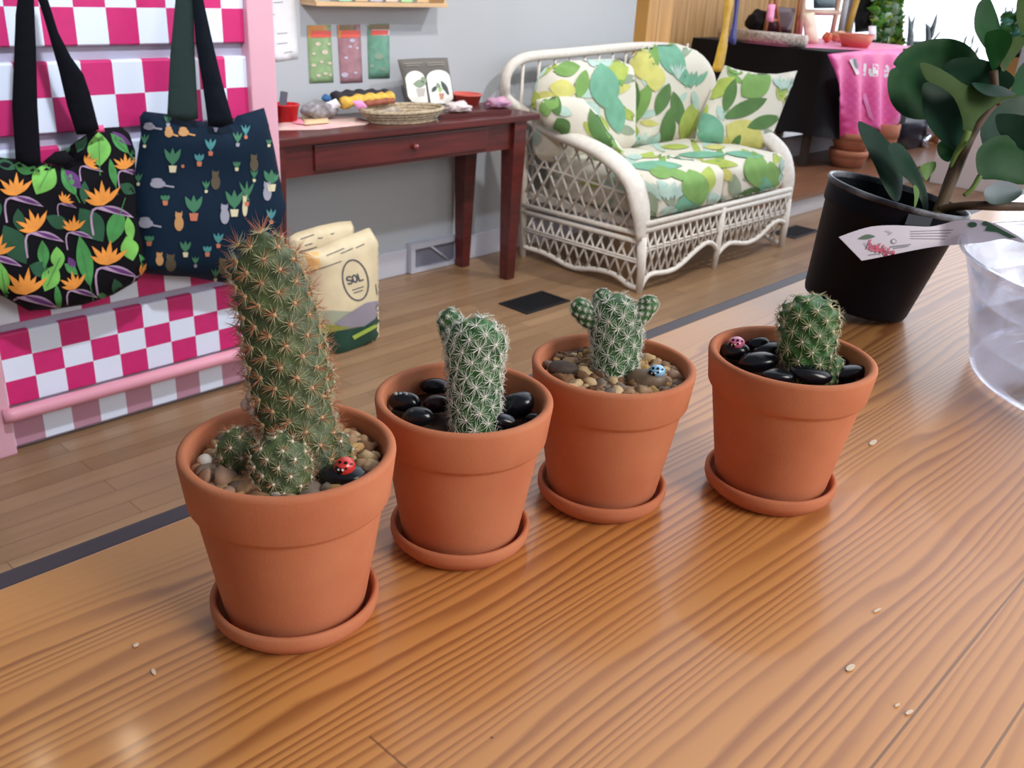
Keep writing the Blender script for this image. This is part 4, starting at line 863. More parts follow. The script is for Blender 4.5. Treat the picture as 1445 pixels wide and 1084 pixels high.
def packet(poly, hdr, col, spots, lab, sc):
    p = [mat('pk_'+lab[:9], col, .35, var=.12, scale=30), mat('packet_orange', (206, 138, 78), .4), mat('packet_coral', (226, 96, 84), .4), mat('pk_spot'+lab[:9], sc, .5), mat('packet_foil', (226, 230, 236), .2), mat('packet_brown', (132, 112, 84), .5)]
    def dd(m, b):
        x0, y0, x1, y1 = hdr; decal(m, b, Zw([(x0, y0), (x1, y0), (x1, y1), (x0, y1)]), 1 if 'right' not in lab else 4, 8); decal(m, b, Zw([(x0+25, y0+42), (x1-8, y0+40), (x1-8, y1-4), (x0+25, y1-2)]), 2, 8, off=.0012)
        decal(m, b, Zw([(x0+10, y0), (x1, y0), (x1, y0+36), (x0+10, y0+38)]), 5 if 'left' not in lab else 1, 8, off=.0012)
        for sx_, sy_, r in spots: decal(m, b, Zw(ell(sx_, sy_, r, r*.7)), 3, 6, off=.0012)
    wallsheet('sticker_packet', Zw(poly), p, lab, 'packet', dd, th=.004, group='sticker packets hung on the wall')
packet([(325, 185), (500, 180), (520, 600), (345, 608)], (332, 185, 508, 275), (148, 176, 128), [(405, 320, 20), (455, 380, 24), (375, 475, 18), (430, 450, 14), (490, 460, 16), (410, 550, 16), (460, 535, 16), (495, 545, 12), (375, 390, 14), (485, 320, 14)], 'light green sticker packet with pale dots, left of three', (214, 200, 178))
packet([(545, 182), (715, 178), (732, 600), (570, 608)], (552, 182, 720, 275), (172, 128, 136), [(655, 295, 20), (600, 545, 26), (640, 340, 14), (610, 420, 14), (690, 350, 12), (680, 530, 14)], 'dusty rose sticker packet, middle of three', (196, 186, 206))
packet([(765, 178), (925, 172), (930, 570), (775, 575)], (765, 178, 925, 258), (112, 160, 138), [(850, 410, 34), (800, 480, 18), (880, 500, 20), (810, 350, 10)], 'teal green sticker packet, right of three', (140, 160, 140))
sh = thing('wall_shelf', tuple(Yp(532, 9, 3.2)), 'light pine ledge shelf high on the wall with cards on it', 'shelf')
xl, xr, zb = float(Yp(440, 10, 3.17)[0]), float(Yp(625, 9, 3.17)[0]), float(Yp(540, 9, 3.17)[2])
M_lp = mat('light_pine', (222, 184, 140), .5, var=.08, scale=5, stretch=(1, 8, 8))
m = MB(); m.span((xl, 3.15, zb), (xr, 3.244, zb+.012), bev=.002); build('shelf_board', m, M_lp, sh)
m = MB(); m.span((xl, 3.14, zb), (xr, 3.15, zb+.016), bev=.002); build('front_lip', m, M_lp, sh)
for a in (xl, xr-.012): m = MB(); m.span((a, 3.151, zb+.0125), (a+.012, 3.244, zb+.20), bev=.002); build('side_panel', m, M_lp, sh)
for i, (x, c) in enumerate(((.25, (170, 226, 190)), (.37, (214, 186, 150)), (.48, (196, 190, 206)), (.6, (226, 202, 186)), (.72, (170, 214, 160)), (.85, (222, 186, 140)))):
    m = MB(); xx = xl+(xr-xl)*x; m.box((xx, 3.185, zb+.087), (.062, .004, .14)); build('greeting_card', m, mat('card%d' % i, c, .6, var=.1, scale=30), label=['mint', 'tan', 'lilac', 'peach', 'pale green', 'golden'][i]+' card standing on the pine wall shelf', cat='card', group='cards on the wall shelf')

# ================================================================== RED TABLE
tb_ = thing('side_table', (2.5, 3.03, 0), 'dark red-brown wooden table with drawer against the grey wall', 'table')
M_red = mat('mahogany_stain', (96, 34, 30), .35, rgb2=(72, 26, 24), scale=3, stretch=(1, 12, 12), coat=.25)
m = MB(); m.span((1.79, 2.845, .722), (3.205, 3.228, .75), bev=.005); build('tabletop', m, M_red, tb_)
m = MB(); m.span((1.86, 2.875, .605), (3.06, 2.895, .7215)); m.span((1.86, 3.18, .605), (3.06, 3.2, .7215)); m.span((3.06, 2.93, .605), (3.08, 3.15, .7215)); m.span((1.845, 2.93, .605), (1.86, 3.15, .7215)); build('apron', m, M_red, tb_)
m = MB(); m.span((2.02, 2.866, .618), (2.90, 2.8745, .712), bev=.004); dr = build('drawer', m, M_red, tb_)
m = MB(); m.lathe([(0, .02), (.009, .019), (.013, .012), (.010, .005), (.006, 0)], c=(2.49, 2.866, .667), seg=20, axis=(0, -1, 0)); build('knob', m, mat('red_knob', (120, 52, 48), .25, coat=.5), dr)
for x, y in ((3.095, 2.895), (3.065, 3.165), (1.85, 2.895), (1.87, 3.165)):
    m = MB(); w0, w1 = .038, .024; V = [(x+sx*w, y+sy*w, z) for z, w in ((.7215, w0), (.60, w0), (0, w1)) for sx, sy in ((-1, -1), (1, -1), (1, 1), (-1, 1))]
    m.add(V, [(0, 1, 2, 3)]+[(i*4+k, (i+1)*4+k, (i+1)*4+(k+1) % 4, i*4+(k+1) % 4) for i in range(2) for k in range(4)]+[(11, 10, 9, 8)], 0, False); build('leg', m, M_red, tb_)
# things on the red table
def base_at(px, py, z=.7505):
    p = Zp(px, py, z)
    if p[1] > 3.13: p = Yp(px, py, 3.13); p[2] = z
    return p, depth(p)/FPX
def bucket(px, py, wb, wt, h, mt, lab, rim=True, name='small_bucket'):
    p, s = base_at(px, py); m = MB(); a, b, hh = wb/2*s, wt/2*s, h*s
    m.lathe([(0, 0), (a, 0), (b, hh), (b*1.06, hh), (b*1.06, hh+.006), (b*.95, hh+.006), (a*.93, .004), (0, .004)], c=p, seg=40); return build(name, m, mt, label=lab, cat='bucket'), p, s
o, p, s = bucket(404, 163, 28, 36, 24, mat('red_plastic', (196, 26, 34), .35), 'small red bucket at the left end of the red table')
m = MB(); m.box(p+np.array([-.01, 0, .085]), (.03, .004, .06), rot=Matrix.Rotation(.2, 3, 'Y').to_quaternion()); build('card_marker', m, mat('dark_card', (92, 92, 104), .5), label='dark grey card standing in the small red bucket', cat='card')
o, p, s = bucket(658, 141, 32, 42, 17, mat('coral_plastic', (226, 104, 92), .4, trans=.2), 'coral bucket at the back right of the red table')
def flatsheet(poly, z, mt, name, lab, cat, th=.002, wr=0.0):
    m = MB(); pillow(m, poly, lambda p: Zp(p[0], p[1], z), (0, 0, 1), th, .0003, 7, edge=4, wr=wr, wf=30); return build(name, m, mt, label=lab, cat=cat)
flatsheet([(391, 184), (391, 170), (410, 165), (440, 166), (500, 164), (524, 172), (515, 176), (450, 183)], .7515, mat('pink_cloth', (224, 168, 170), .8, rgb2=(214, 190, 176), scale=10), 'pink_cloth', 'soft pink cloth lying at the left front of the red table', 'cloth', .006, .004)
flatsheet([(425, 162), (461, 162), (465, 173), (430, 176)], .7605, mat('beige_card', (226, 194, 152), .7), 'beige_card', 'beige card lying on the pink cloth', 'card', .001)
flatsheet([(410, 165), (424, 166), (430, 175), (413, 174)], .7605, mat('bright_pink_card', (240, 140, 160), .7), 'pink_card', 'bright pink card lying on the pink cloth', 'card', .001)
def lump(px, py, w, h, mt, name, lab, cat, z=.7505, d=.8, amp=.35, sub=3, seed=0, fr=2.2):
    p, s = base_at(px, py, z); m = MB(); m.blob(p+np.array([0, 0, h/2*s]), (w/2*s, w/2*s*d, h/2*s), sub, amp, fr, seed); return build(name, m, mt, label=lab, cat=cat)
M_bag = mat('clear_bag_grey', (168, 166, 172), .25, rgb2=(120, 112, 112), scale=30, bump=.5, bscale=60)
lump(452, 162, 60, 27, M_bag, 'plastic_bag', 'clear plastic bag of grey items on the red table', 'bag', d=.5)
lump(461, 143, 14, 11, mat('blue_ribbon', (58, 106, 156), .6), 'ribbon_bow', 'small blue ribbon bow on the plastic bag', 'bow', z=.815, amp=.5)
m = MB(); pa = YP(base_at(465, 158)[0][1]-.03); pillow(m, [(458, 146), (474, 139), (482, 150), (465, 158)], pa, (0, -1, .2), .001, .001, 5); build('white_card', m, mat('white_card', (232, 230, 236), .6), label='white card leaning on the plastic bag', cat='card')
# headbands: yellow + black bundle
for k, (pts, c, nm, lab) in enumerate([([(482, 146), (510, 141), (535, 139), (553, 137)], (222, 176, 76), 'fabric_roll', 'yellow fabric roll at the back of the red table'), ([(470, 138), (495, 135), (520, 134), (548, 134)], (42, 38, 44), 'fabric_roll', 'black fabric roll behind the yellow one'), ([(515, 147), (535, 144), (555, 142)], (148, 84, 62), 'fabric_roll', 'brown fabric roll in front of the yellow one')]):
    z_ = (.775, .795, .765)[k]; m = MB(); c_ = open_curve([Yp(x, y, (3.10, 3.14, 3.06)[k]) for x, y in pts], 5); m.tube(c_, [(.022 if k < 2 else .012)*(1+.2*math.sin(i*1.9)) for i in range(len(c_))], 12); build(nm, m, mat('roll%d' % k, c, .8, var=.2, scale=60), label=lab, cat='cloth', group='fabric rolls on the red table')
for (x, y, wb_) in ((475, 133, 'left end'), (512, 131, 'middle'), (540, 131, 'right end')): lump(x, y+3, 9, 9, mat('wooden_bead', (222, 184, 150), .5), 'wooden_bead', 'wooden bead at the '+wb_+' of the fabric rolls', 'bead', z=.80, amp=0, d=1)
m = MB(); pillow(m, [(497, 143), (510, 141), (519, 151), (505, 155)], YP(2.99), (0, -1, .3), .001, .001, 5); build('pink_price_tag', m, mat('lilac_pink', (232, 152, 200), .6), label='lilac-pink price tag leaning on the woven tray', cat='tag')
p, s = base_at(560, 168); p = np.array([p[0], 2.975, .7505]); m = MB()
M_rope = mat('rope_weave', (196, 178, 148), .85, rgb2=(150, 132, 108), scale=90, bump=.8, bscale=200)
for k in range(4): m.tube([(p[0]+(.155+.012*k)*math.cos(a)*1., p[1]+(.095+.006*k)*math.sin(a), .762+.011*k) for a in np.linspace(0, 2*math.pi, 60)], .0075, 8, cap=False)
m.lathe([(0, .001), (1, .001), (1, .006), (0, .006)], c=p, seg=48, sx=.16, sy=.10); build('woven_tray', m, M_rope, label='oval woven rope tray in the middle of the red table', cat='tray')
lump(p0x := 548, 160, 62, 10, mat('cream_felt', (216, 196, 176), .9, rgb2=(150, 140, 130), scale=30), 'felt_items', 'pale felt pieces lying in the woven tray', 'craft item', z=.759, d=.5)
p, s = base_at(607, 170); m = MB(); m.lathe([(0, 0), (.018, 0), (.03, .016), (.031, .018), (.028, .018), (.016, .003), (0, .003)], c=p, seg=32); build('glass_dish', m, mat('blue_glass', (186, 222, 230), .1, trans=.6, coat=.5), label='small shiny glass dish at the right end of the woven tray', cat='dish')
m = MB(); q0, q1, q2, q3 = Zp(620, 168, .7507), Zp(722, 160, .7507), Zp(700, 150, .7507), Zp(612, 153, .7507); m.add([*(np.array(q) for q in (q0, q1, q2, q3)), *(np.array(q)+[0, 0, .016] for q in (q0, q1, q2, q3))], [(3, 2, 1, 0), (4, 5, 6, 7), (0, 1, 5, 4), (1, 2, 6, 5), (2, 3, 7, 6), (3, 0, 4, 7)], 0, False)
build('wooden_tray', m, mat('dark_red_tray', (84, 36, 34), .4), label='low dark red tray on the right of the red table', cat='tray')
lump(645, 158, 42, 14, mat('pale_crystal', (222, 198, 204), .3, rgb2=(236, 226, 214), scale=60), 'crystal_cluster', 'pale pink crystal pieces in the dark red tray', 'crystal', z=.767, amp=.6, fr=4)
lump(702, 152, 40, 14, mat('pink_crystal', (222, 150, 166), .4, rgb2=(180, 150, 190), scale=60), 'crystal_cluster', 'deeper pink crystals at the right end of the dark red tray', 'crystal', z=.767, amp=.6, fr=4)
# greeting card display
Zd = zoomer(540, 70, 6.021); hp = np.array([2.75, 3.125, .751]); nh = np.array([.05, -1, .12])
m = MB(); pillow(m, Zd([(125, 85), (340, 72), (550, 68), (612, 455), (400, 468), (215, 440)]), lambda p: Pp(p[0], p[1], hp, nh), nh, .003, .006, 8, edge=2, mode='lin'); b = m.bvh()
def arch(x0, x1, yt, yb, sl): 
    P_ = []
    for k in range(11): a = math.pi*k/10; P_.append(((x0+x1)/2-math.cos(a)*(x1-x0)/2, yt+70-math.sin(a)*70))
    return P_+[(x1+sl, yb), (x0+sl, yb)]
decal(m, b, Zd(arch(190, 355, 180, 450, 30)), 1, 8, off=.002); decal(m, b, Zd(arch(370, 570, 172, 458, 36)), 1, 8, off=.002)
for x0, y0, x1, y1 in ((180, 120, 325, 115), (195, 138, 310, 133), (375, 115, 510, 108), (380, 133, 520, 126)): stroke(m, b, Zd([(x0, y0), (x1, y1)]), 1.3, 2, off=.002)
for a in ((310, 290, 110, 70, 0, 3), (345, 260, 70, 50, 60, 3), (435, 335, 70, 36, -50, 4), (470, 305, 60, 30, 60, 3), (525, 320, 130, 40, 60, 4), (545, 360, 60, 26, 60, 4), (485, 340, 50, 36, 90, 5)): decal(m, b, Zd(leafpoly(*a[:5])), a[5], 6, off=.0026)
decal(m, b, Zd([(280, 330), (360, 328), (350, 395), (300, 398)]), 6, 6, off=.0026); decal(m, b, Zd([(475, 372), (520, 370), (512, 420), (488, 422)]), 7, 6, off=.0026)
build('greeting_card_stand', m, [mat('charcoal_card', (104, 98, 92), .6), mat('arch_white', (240, 238, 230), .6), mat('faint_text', (150, 142, 130), .6), mat('art_sage', (142, 158, 132), .6), mat('art_dark', (76, 88, 80), .6), mat('art_lime', (176, 206, 132), .6), mat('art_pot', (196, 188, 180), .6), mat('art_terra', (204, 142, 112), .6)], label='charcoal folder with two white arched cards of potted plants leaning at the wall', cat='card')

# ================================================================== WICKER SOFA
so = thing('wicker_sofa', (4.07, 2.78, 0), 'white wicker loveseat with lattice sides and scalloped base', 'sofa')
M_wick = mat('white_wicker', (226, 218, 208), .55, var=.06, scale=40, bump=.5, bscale=240)
XL, XR = 3.425, 4.735
armc = [(3.16, .70), (3.0, .655), (2.87, .632), (2.7, .605), (2.57, .563), (2.46, .49), (2.405, .37), (2.385, .25)]
AC = open_curve(armc, 6)
def lattice(m, poly, to3, sp, slope, r, x0=-1, both=True):
    P_ = np.array(poly, float); lo, hi = P_.min(0), P_.max(0)
    for sg in ((1, -1) if both else (1,)):
        d = np.array([math.cos(slope), sg*math.sin(slope)]); nn = np.array([-d[1], d[0]])
        cs_ = [c@nn for c in (lo, hi, np.array([lo[0], hi[1]]), np.array([hi[0], lo[1]]))]
        t = math.floor(min(cs_)/sp)*sp+sp*.5
        while t < max(cs_):
            L = np.linalg.norm(hi-lo)+.1; o = nn*t; s0 = (lo+hi)/2@d
            S_ = np.arange(s0-L, s0+L, .006); pts = o+S_[:, None]*d; ins = inside(pts, P_); i = 0
            while i < len(S_):
                if ins[i]:
                    j = i
                    while j+1 < len(S_) and ins[j+1]: j += 1
                    if j-i >= 2: m.tube([to3(pts[i], sg), to3(pts[j], sg)], r, 5)
                    i = j+1
                else: i += 1
            t += sp
for X, s in ((XL, -1), (XR, 1)):
    m = MB(); n = len(AC); pts = [(X+s*(.012*math.sin(math.pi*i/(n-1))), q[0], q[1]) for i, q in enumerate(AC)]
    m.tube(pts, [.5+.5*min(1, (i+4)/10) if i < n-8 else 1-.45*(i-(n-8))/8 for i in range(n)], 14, flat=(.064, .031), up=(0, 0, 1)); 
    a = build('arm', m, M_wick, so)
    m = MB(); m.tube([(X+s*.005, 2.385, .26), (X, 2.372, .12), (X-s*.0, 2.372, 0)], [.024, .02, .016], 12); build('front_leg', m, M_wick, so)
    m = MB(); m.tube([(X, 3.14, .69), (X, 3.12, .4), (X-s*.0, 3.10, 0)], [.02, .018, .016], 10); build('rear_leg', m, M_wick, so)
    up = [(q[0], q[1]-.01) for q in AC if q[0] < 3.14]; poly = up+[(2.40, .26), (3.13, .265)]
    m = MB(); lattice(m, poly, lambda p, sg, X=X: (X+.004*sg, p[0], p[1]), .066, math.radians(58), .0062); m.tube([(X, 3.12, .47), (X, 2.42, .43)], .006, 6); build('side_lattice', m, M_wick, so)
    m = MB(); m.tube([(X+s*.01, 3.12, .262), (X+s*.01, 2.39, .272)], .012, 8); m.tube([(X+s*.01, 3.12, .228), (X+s*.01, 2.39, .236)], .012, 8); m.tube([(X+s*.008, 3.11, .150), (X+s*.008, 2.385, .152)], .006, 6); m.tube([(X+s*.008, 3.11, .138), (X+s*.008, 2.385, .14)], .006, 6); build('side_rail', m, M_wick, so)
    vp = [Xp(x, y, XL) for x, y in ((752, 352), (770, 358), (807, 377), (839, 380), (866, 387), (887, 404))]; vc = open_curve([(3.105, .05)]+[(q[1], max(.022, q[2])) for q in vp if q[1] < 3.03]+[(2.385, .02)], 5)
    m = MB(); m.tube([(X, q[0], q[1]) for q in vc], .013, 8); build('valance', m, M_wick, so)
    m = MB(); lattice(m, [tuple(q) for q in vc]+[(2.39, .232), (3.10, .226)], lambda p, sg, X=X: (X+.004*sg, p[0], p[1]), .056, math.radians(64), .006); build('skirt_lattice', m, M_wick, so)
YF = 2.375
def fz(pts): return [Yp(x, y, YF) for x, y in pts]
for z in (.318, .29): m = MB(); m.tube([(XL, YF, z), (XR, YF, z)], .0135, 10); build('front_rail', m, M_wick, so)
m = MB(); m.tube([(XL, YF, .205), (XR, YF, .205)], .006, 6); m.tube([(XL, YF, .192), (XR, YF, .192)], .006, 6); build('front_rail', m, M_wick, so)
XM = (XL+XR)/2-.02
m = MB(); m.tube([(XM, YF-.004, .31), (XM, YF-.004, .1), (XM, YF, 0)], [.016, .016, .014], 10); build('middle_leg', m, M_wick, so)
half = XM-XL
wave = [(0, .01), (.04, .05), (.12, .075), (.35, .062), (.5, .078), (.68, .125), (.82, .15), (.92, .135), (1, .095)]
for a, sgn, wdt in ((XL, 1, XM-XL), (XM, 1, XR-XM)):
    vc = open_curve([(a+u*wdt, z) for u, z in (wave if a == XL else [(0, .07), (.1, .105), (.2, .11), (.42, .085), (.6, .10), (.78, .15), (.9, .155), (1, .13)])], 5)
    m = MB(); m.tube([(q[0], YF-.004, q[1]) for q in vc], .0125, 8); build('valance', m, M_wick, so)
    m = MB(); lattice(m, [tuple(q) for q in vc]+[(a+wdt, .285), (a, .285)], lambda p, sg: (p[0], YF+.004*sg, p[1]), .052, math.radians(66), .0058); build('skirt_lattice', m, M_wick, so)
m = MB(); m.span((XL+.03, 2.39, .285), (XR-.03, 3.12, .315)); build('seat_deck', m, M_wick, so)
arc = [np.array((XL, 3.14, .69)), Yp(718, 142, 3.15), Yp(713, 120, 3.15), Yp(717, 100, 3.15), Yp(732, 85, 3.15), Yp(755, 79, 3.15), Yp(800, 75, 3.15), Yp(850, 70, 3.15), Yp(900, 66, 3.15), Yp(945, 67, 3.15), Yp(970, 76, 3.14), Yp(984, 94, 3.13), np.array((XR+.08, 3.1, .79)), np.array((XR+.04, 3.06, .71)), np.array((XR, 2.98, .66))]
arc[0] = np.array((XL, 3.02, .665))
m = MB(); m.tube(open_curve(arc, 6), .024, 12); build('back_frame', m, M_wick, so)
m = MB()
for x in np.linspace(XL-.02, XR+.02, 13):
    zt = .95+.03*(x-XL); m.tube([(x, 3.15, .3), (x, 3.15, zt)], .008, 6)
m.tube([(XL, 3.15, .5), (XR, 3.15, .5)], .008, 6); m.tube([(XL, 3.15, .3), (XR, 3.15, .3)], .01, 6); build('back_spindles', m, M_wick, so)
# ---- cushions
M_cr = mat('cream_cotton', (222, 216, 200), .9, bump=.15, bscale=400, sheen=.2)
fab = [M_cr]+[mat('leafprint_'+n, c, .9, var=.1, scale=14, bump=.12, bscale=400) for n, c in (('dark', (88, 124, 70)), ('green', (124, 164, 90)), ('lime', (170, 186, 90)), ('yellow', (206, 202, 118)), ('teal', (116, 172, 144)), ('aqua', (182, 208, 196)), ('sage', (150, 164, 140)))]
fi = {'d': 1, 'g': 2, 'l': 3, 'y': 4, 't': 5, 'a': 6, 's': 7}
Zf = zoomer(700, 40, 2.852)
def prints(m, L, off=.0032):
    b = m.bvh(); V = np.array([topx(v) for v in m.v]); lo, hi = V.min(0), V.max(0)
    for k in range(16):
        x, y = rnd.uniform(lo[0], hi[0]), rnd.uniform(lo[1], hi[1]); decal(m, b, leafpoly(x, y, rnd.uniform(20, 42), rnd.uniform(8, 15), rnd.uniform(0, 180), pw=.8), rnd.choice((3, 6, 6, 7, 4, 2)), 4.5, jump=.3, off=off-.0012)
    for k, a in enumerate(L):
        if a[0] == 'brush':
            _, cx, cy, w, h, c = a
            for j in range(7): decal(m, b, Zf(leafpoly(cx-w/2+w*j/6, cy+(j % 2)*h*.1, h*rnd.uniform(.7, 1.1), w/5, 90+(j-3)*12)), fi[c], 4.5, jump=.3, off=off+.0003*(k % 5))
        else: decal(m, b, Zf(leafpoly(a[0], a[1], a[2], a[3], a[4], pw=.75)), fi[a[5]], 4.5, jump=.3, off=off+.0003*(k % 5))
def backc(poly, L, lab, y=3.0):
    m = MB(); pillow(m, smooth_poly(poly, 4), lambda p: np.array([p[0], y+(p[1]-.5)*.12, p[1]]), (0, -1, .12), .12, .05, .022, edge=.13, wr=.008, wf=7); prints(m, L)
    build('back_cushion', m, fab, label=lab, cat='cushion', group='leaf print sofa cushions')
backc([(3.40, .50), (3.7, .475), (4.04, .49), (4.07, .62), (4.065, .82), (4.03, .925), (3.8, .94), (3.58, .935), (3.43, .90), (3.36, .80), (3.355, .65)],
    [(185, 160, 150, 60, -30, 'l'), (285, 165, 110, 60, -10, 'g'), (240, 120, 140, 24, -10, 's'), (150, 215, 80, 40, 80, 'a'), (435, 235, 190, 120, 80, 't'), (268, 245, 110, 75, 10, 'y'), (345, 225, 120, 55, -75, 'g'), (488, 160, 110, 90, 60, 'l'), (478, 340, 170, 80, 78, 't'), (150, 285, 90, 60, 60, 'l'), (395, 130, 120, 22, 5, 'a'), (505, 180, 110, 40, 90, 'g'), ('brush', 420, 140, 80, 40, 'a'), ('brush', 160, 180, 60, 60, 'a'), (385, 330, 90, 60, 60, 'a'), (330, 320, 90, 40, 50, 'd')], 'left back cushion of the wicker sofa, flat-topped leaf print')
backc([(4.09, .50), (4.4, .475), (4.76, .49), (4.82, .62), (4.83, .76), (4.78, .88), (4.66, .965), (4.48, 1.005), (4.28, 1.0), (4.12, .95), (4.07, .8), (4.075, .6)],
    [(705, 120, 190, 95, 58, 't'), (635, 115, 130, 42, 85, 'g'), (590, 145, 150, 95, 70, 'y'), (640, 200, 110, 80, 90, 'y'), (545, 290, 170, 66, 100, 'd'), (578, 310, 200, 66, -62, 'g'), (670, 285, 140, 55, -68, 'd'), (730, 325, 150, 50, 75, 'd'), (775, 375, 170, 70, -70, 'l'), (690, 405, 180, 60, -82, 'd'), (570, 75, 100, 30, -10, 'd'), ('brush', 785, 200, 90, 80, 't'), ('brush', 575, 450, 130, 90, 'a'), ('brush', 730, 170, 40, 70, 'a'), (800, 290, 80, 30, 80, 'a'), (540, 430, 100, 40, 30, 't'), (530, 90, 80, 30, 60, 'a'), (820, 380, 100, 30, 100, 'a')], 'right back cushion of the wicker sofa, taller with rounded top')
def seatc(x0, x1, L, lab):
    m = MB(); bm = bmesh.new(); bmesh.ops.create_cube(bm, size=2); bmesh.ops.subdivide_edges(bm, edges=bm.edges[:], cuts=15, use_grid_fill=True)
    cx, cy, cz = (x0+x1)/2, 2.70, .415; hx, hy, hz = (x1-x0)/2, .325, .095; r = .05; vs = []
    for v in bm.verts:
        p = v.co; q = Vector((p.x*hx, p.y*hy, p.z*hz)); c = Vector((max(-hx+r, min(hx-r, q.x)), max(-hy+r, min(hy-r, q.y)), max(-hz+r, min(hz-r, q.z)))); d = q-c
        if d.length > 1e-6: q = c+d.normalized()*r*min(1, max(abs(d.x), abs(d.y), abs(d.z))/r*1.0)
        k = (1-(p.x)**2)*(1-(p.y)**2); q.z += (.028 if p.z > 0 else -.0)*k*abs(p.z); q.y -= .012*(1-p.x**2)*(1-p.z**2)*(1 if p.y < 0 else 0)
        q.z += .008*noise.noise(Vector((q.x*7, q.y*7, x0)))*(1 if p.z > 0 else 0)
        vs.append((q.x+cx, q.y+cy, q.z+cz))
    bm.verts.index_update(); m.add(vs, [[v.index for v in f.verts] for f in bm.faces]); bm.free(); prints(m, L); build('seat_cushion', m, fab, label=lab, cat='cushion', group='leaf print sofa cushions')
seatc(3.475, 4.065, [(640, 510, 160, 26, -5, 'l'), (640, 555, 220, 40, 0, 't'), (665, 582, 100, 50, 10, 'g'), (780, 515, 190, 30, 0, 't'), (800, 640, 150, 110, 70, 'g'), (850, 610, 110, 66, -85, 'l'), ('brush', 690, 650, 130, 90, 'a'), (770, 720, 110, 100, 80, 't'), (622, 710, 110, 60, 85, 's'), (620, 760, 70, 50, 60, 'd'), (735, 590, 120, 40, 20, 'g'), (880, 700, 90, 60, 70, 'a'), (700, 745, 80, 60, 0, 'a'), (560, 520, 60, 24, 0, 'a')], 'left seat cushion of the wicker sofa, leaf print')
seatc(4.075, 4.665, [(720, 478, 120, 22, 0, 'l'), (900, 545, 150, 34, 5, 'l'), (830, 510, 200, 26, 0, 't'), (1000, 510, 160, 26, 5, 't'), (1045, 570, 150, 100, 80, 'g'), (1110, 590, 110, 70, 80, 'g'), (960, 640, 110, 50, 85, 's'), (1020, 660, 110, 34, -20, 'd'), (1170, 560, 110, 60, 80, 'a'), (1080, 630, 80, 50, 70, 't'), (930, 590, 60, 40, 60, 'y'), (1160, 610, 80, 50, 80, 'a'), (880, 480, 90, 20, 0, 'y')], 'right seat cushion of the wicker sofa, leaf print')
def throw(poly, p0, nrm, L, lab, tf=.06, tb=.05):
    m = MB(); P_ = smooth_poly(poly, 3) if False else poly; pillow(m, P_, lambda p: Pp(p[0], p[1], p0, nrm), nrm, tf, tb, 6.5, edge=34, wr=.006, wf=8); prints(m, L)
    build('throw_pillow', m, fab, label=lab, cat='pillow', group='leaf print throw pillows')
throw(Zf([(920, 148), (965, 165), (1060, 182), (1130, 184), (1213, 170), (1190, 230), (1155, 320), (1125, 400), (1095, 470), (1060, 497), (960, 478), (870, 466), (800, 452), (812, 390), (850, 290), (890, 210)]), (4.5, 2.70, .56), (-.35, -.85, .38),
    [(905, 240, 140, 62, -38, 'l'), (940, 270, 140, 50, -72, 'd'), (1045, 225, 150, 110, -40, 'g'), (1003, 322, 190, 60, -24, 'd'), (860, 410, 160, 110, 60, 't'), (1000, 432, 170, 130, 30, 'y'), (1075, 378, 140, 54, -18, 'd'), (965, 458, 70, 30, -60, 'd'), (960, 170, 70, 30, 20, 'g'), ('brush', 1160, 220, 70, 60, 'a'), (830, 340, 80, 40, -60, 'l'), (1180, 280, 90, 20, -70, 'a')], 'square leaf print throw pillow at the right end of the sofa')
Zg = zoomer(700, 130, 3.736)
throw(Zg([(210, 40), (290, 24), (380, 22), (455, 34), (520, 100), (590, 200), (650, 280), (700, 345), (660, 350), (560, 300), (440, 262), (340, 225), (260, 175), (215, 110)]), (3.56, 2.74, .6), (-.45, -.85, .3),
    [(235, 300, 110, 50, 70, 'd'), (200, 320, 70, 50, 80, 'g'), (225, 300, 60, 60, 30, 'g'), (265, 395, 80, 70, 60, 'd'), (418, 400, 190, 84, 68, 'd'), (460, 350, 150, 20, 50, 't'), (400, 300, 90, 16, 42, 's'), (470, 450, 120, 30, 50, 'g'), (440, 470, 60, 40, 0, 'd')], 'leaf print throw pillow slumped on the left arm of the sofa', .05, .04)

# ================================================================== DRAPED TABLE IN THE ALCOVE
TX0, TX1, TY0, TY1, TZ = 6.4, 7.9, 3.1, 4.2, .915
M_cloth = mat('black_tablecloth', (14, 14, 22), .8, bump=.2, bscale=200); M_fold = mat('dark_table', (70, 60, 56), .6)
ft = thing('display_table', (7.15, 3.65, .122), 'table under the black cloth in the alcove', 'table')
m = MB(); m.span((TX0+.03, TY0+.03, TZ-.03), (TX1-.03, TY1-.03, TZ-.004)); build('tabletop', m, M_fold, ft)
for x in (TX0+.1, TX1-.1):
    for y in (TY0+.1, TY1-.1): m = MB(); m.span((x-.025, y-.025, .123), (x+.025, y+.025, TZ-.031)); build('leg', m, M_fold, ft)
m = MB()
per = [(TX0, TY1), (TX0, TY0), (TX1, TY0), (TX1, TY1)]; PL = resample(per, .05); PL = [q for q in PL]
def drop(q, i, t):
    cx_, cy_ = (TX0+TX1)/2, (TY0+TY1)/2; o = np.array([q[0]-cx_, q[1]-cy_]); ox = -1 if abs(q[0]-TX0) < 1e-6 else (1 if abs(q[0]-TX1) < 1e-6 else 0); oy = -1 if abs(q[1]-TY0) < 1e-6 else (1 if abs(q[1]-TY1) < 1e-6 else 0)
    L = math.hypot(ox, oy) or 1; w = (.03*math.sin(i*.55)+.05)*t; low = .34+.02*math.sin(i*.4); return (q[0]+ox/L*w, q[1]+oy/L*w, TZ-t*(TZ-low))
n = len(PL); J = 6
vs = [drop(q, i, j/J) for i, q in enumerate(PL) for j in range(J+1)]
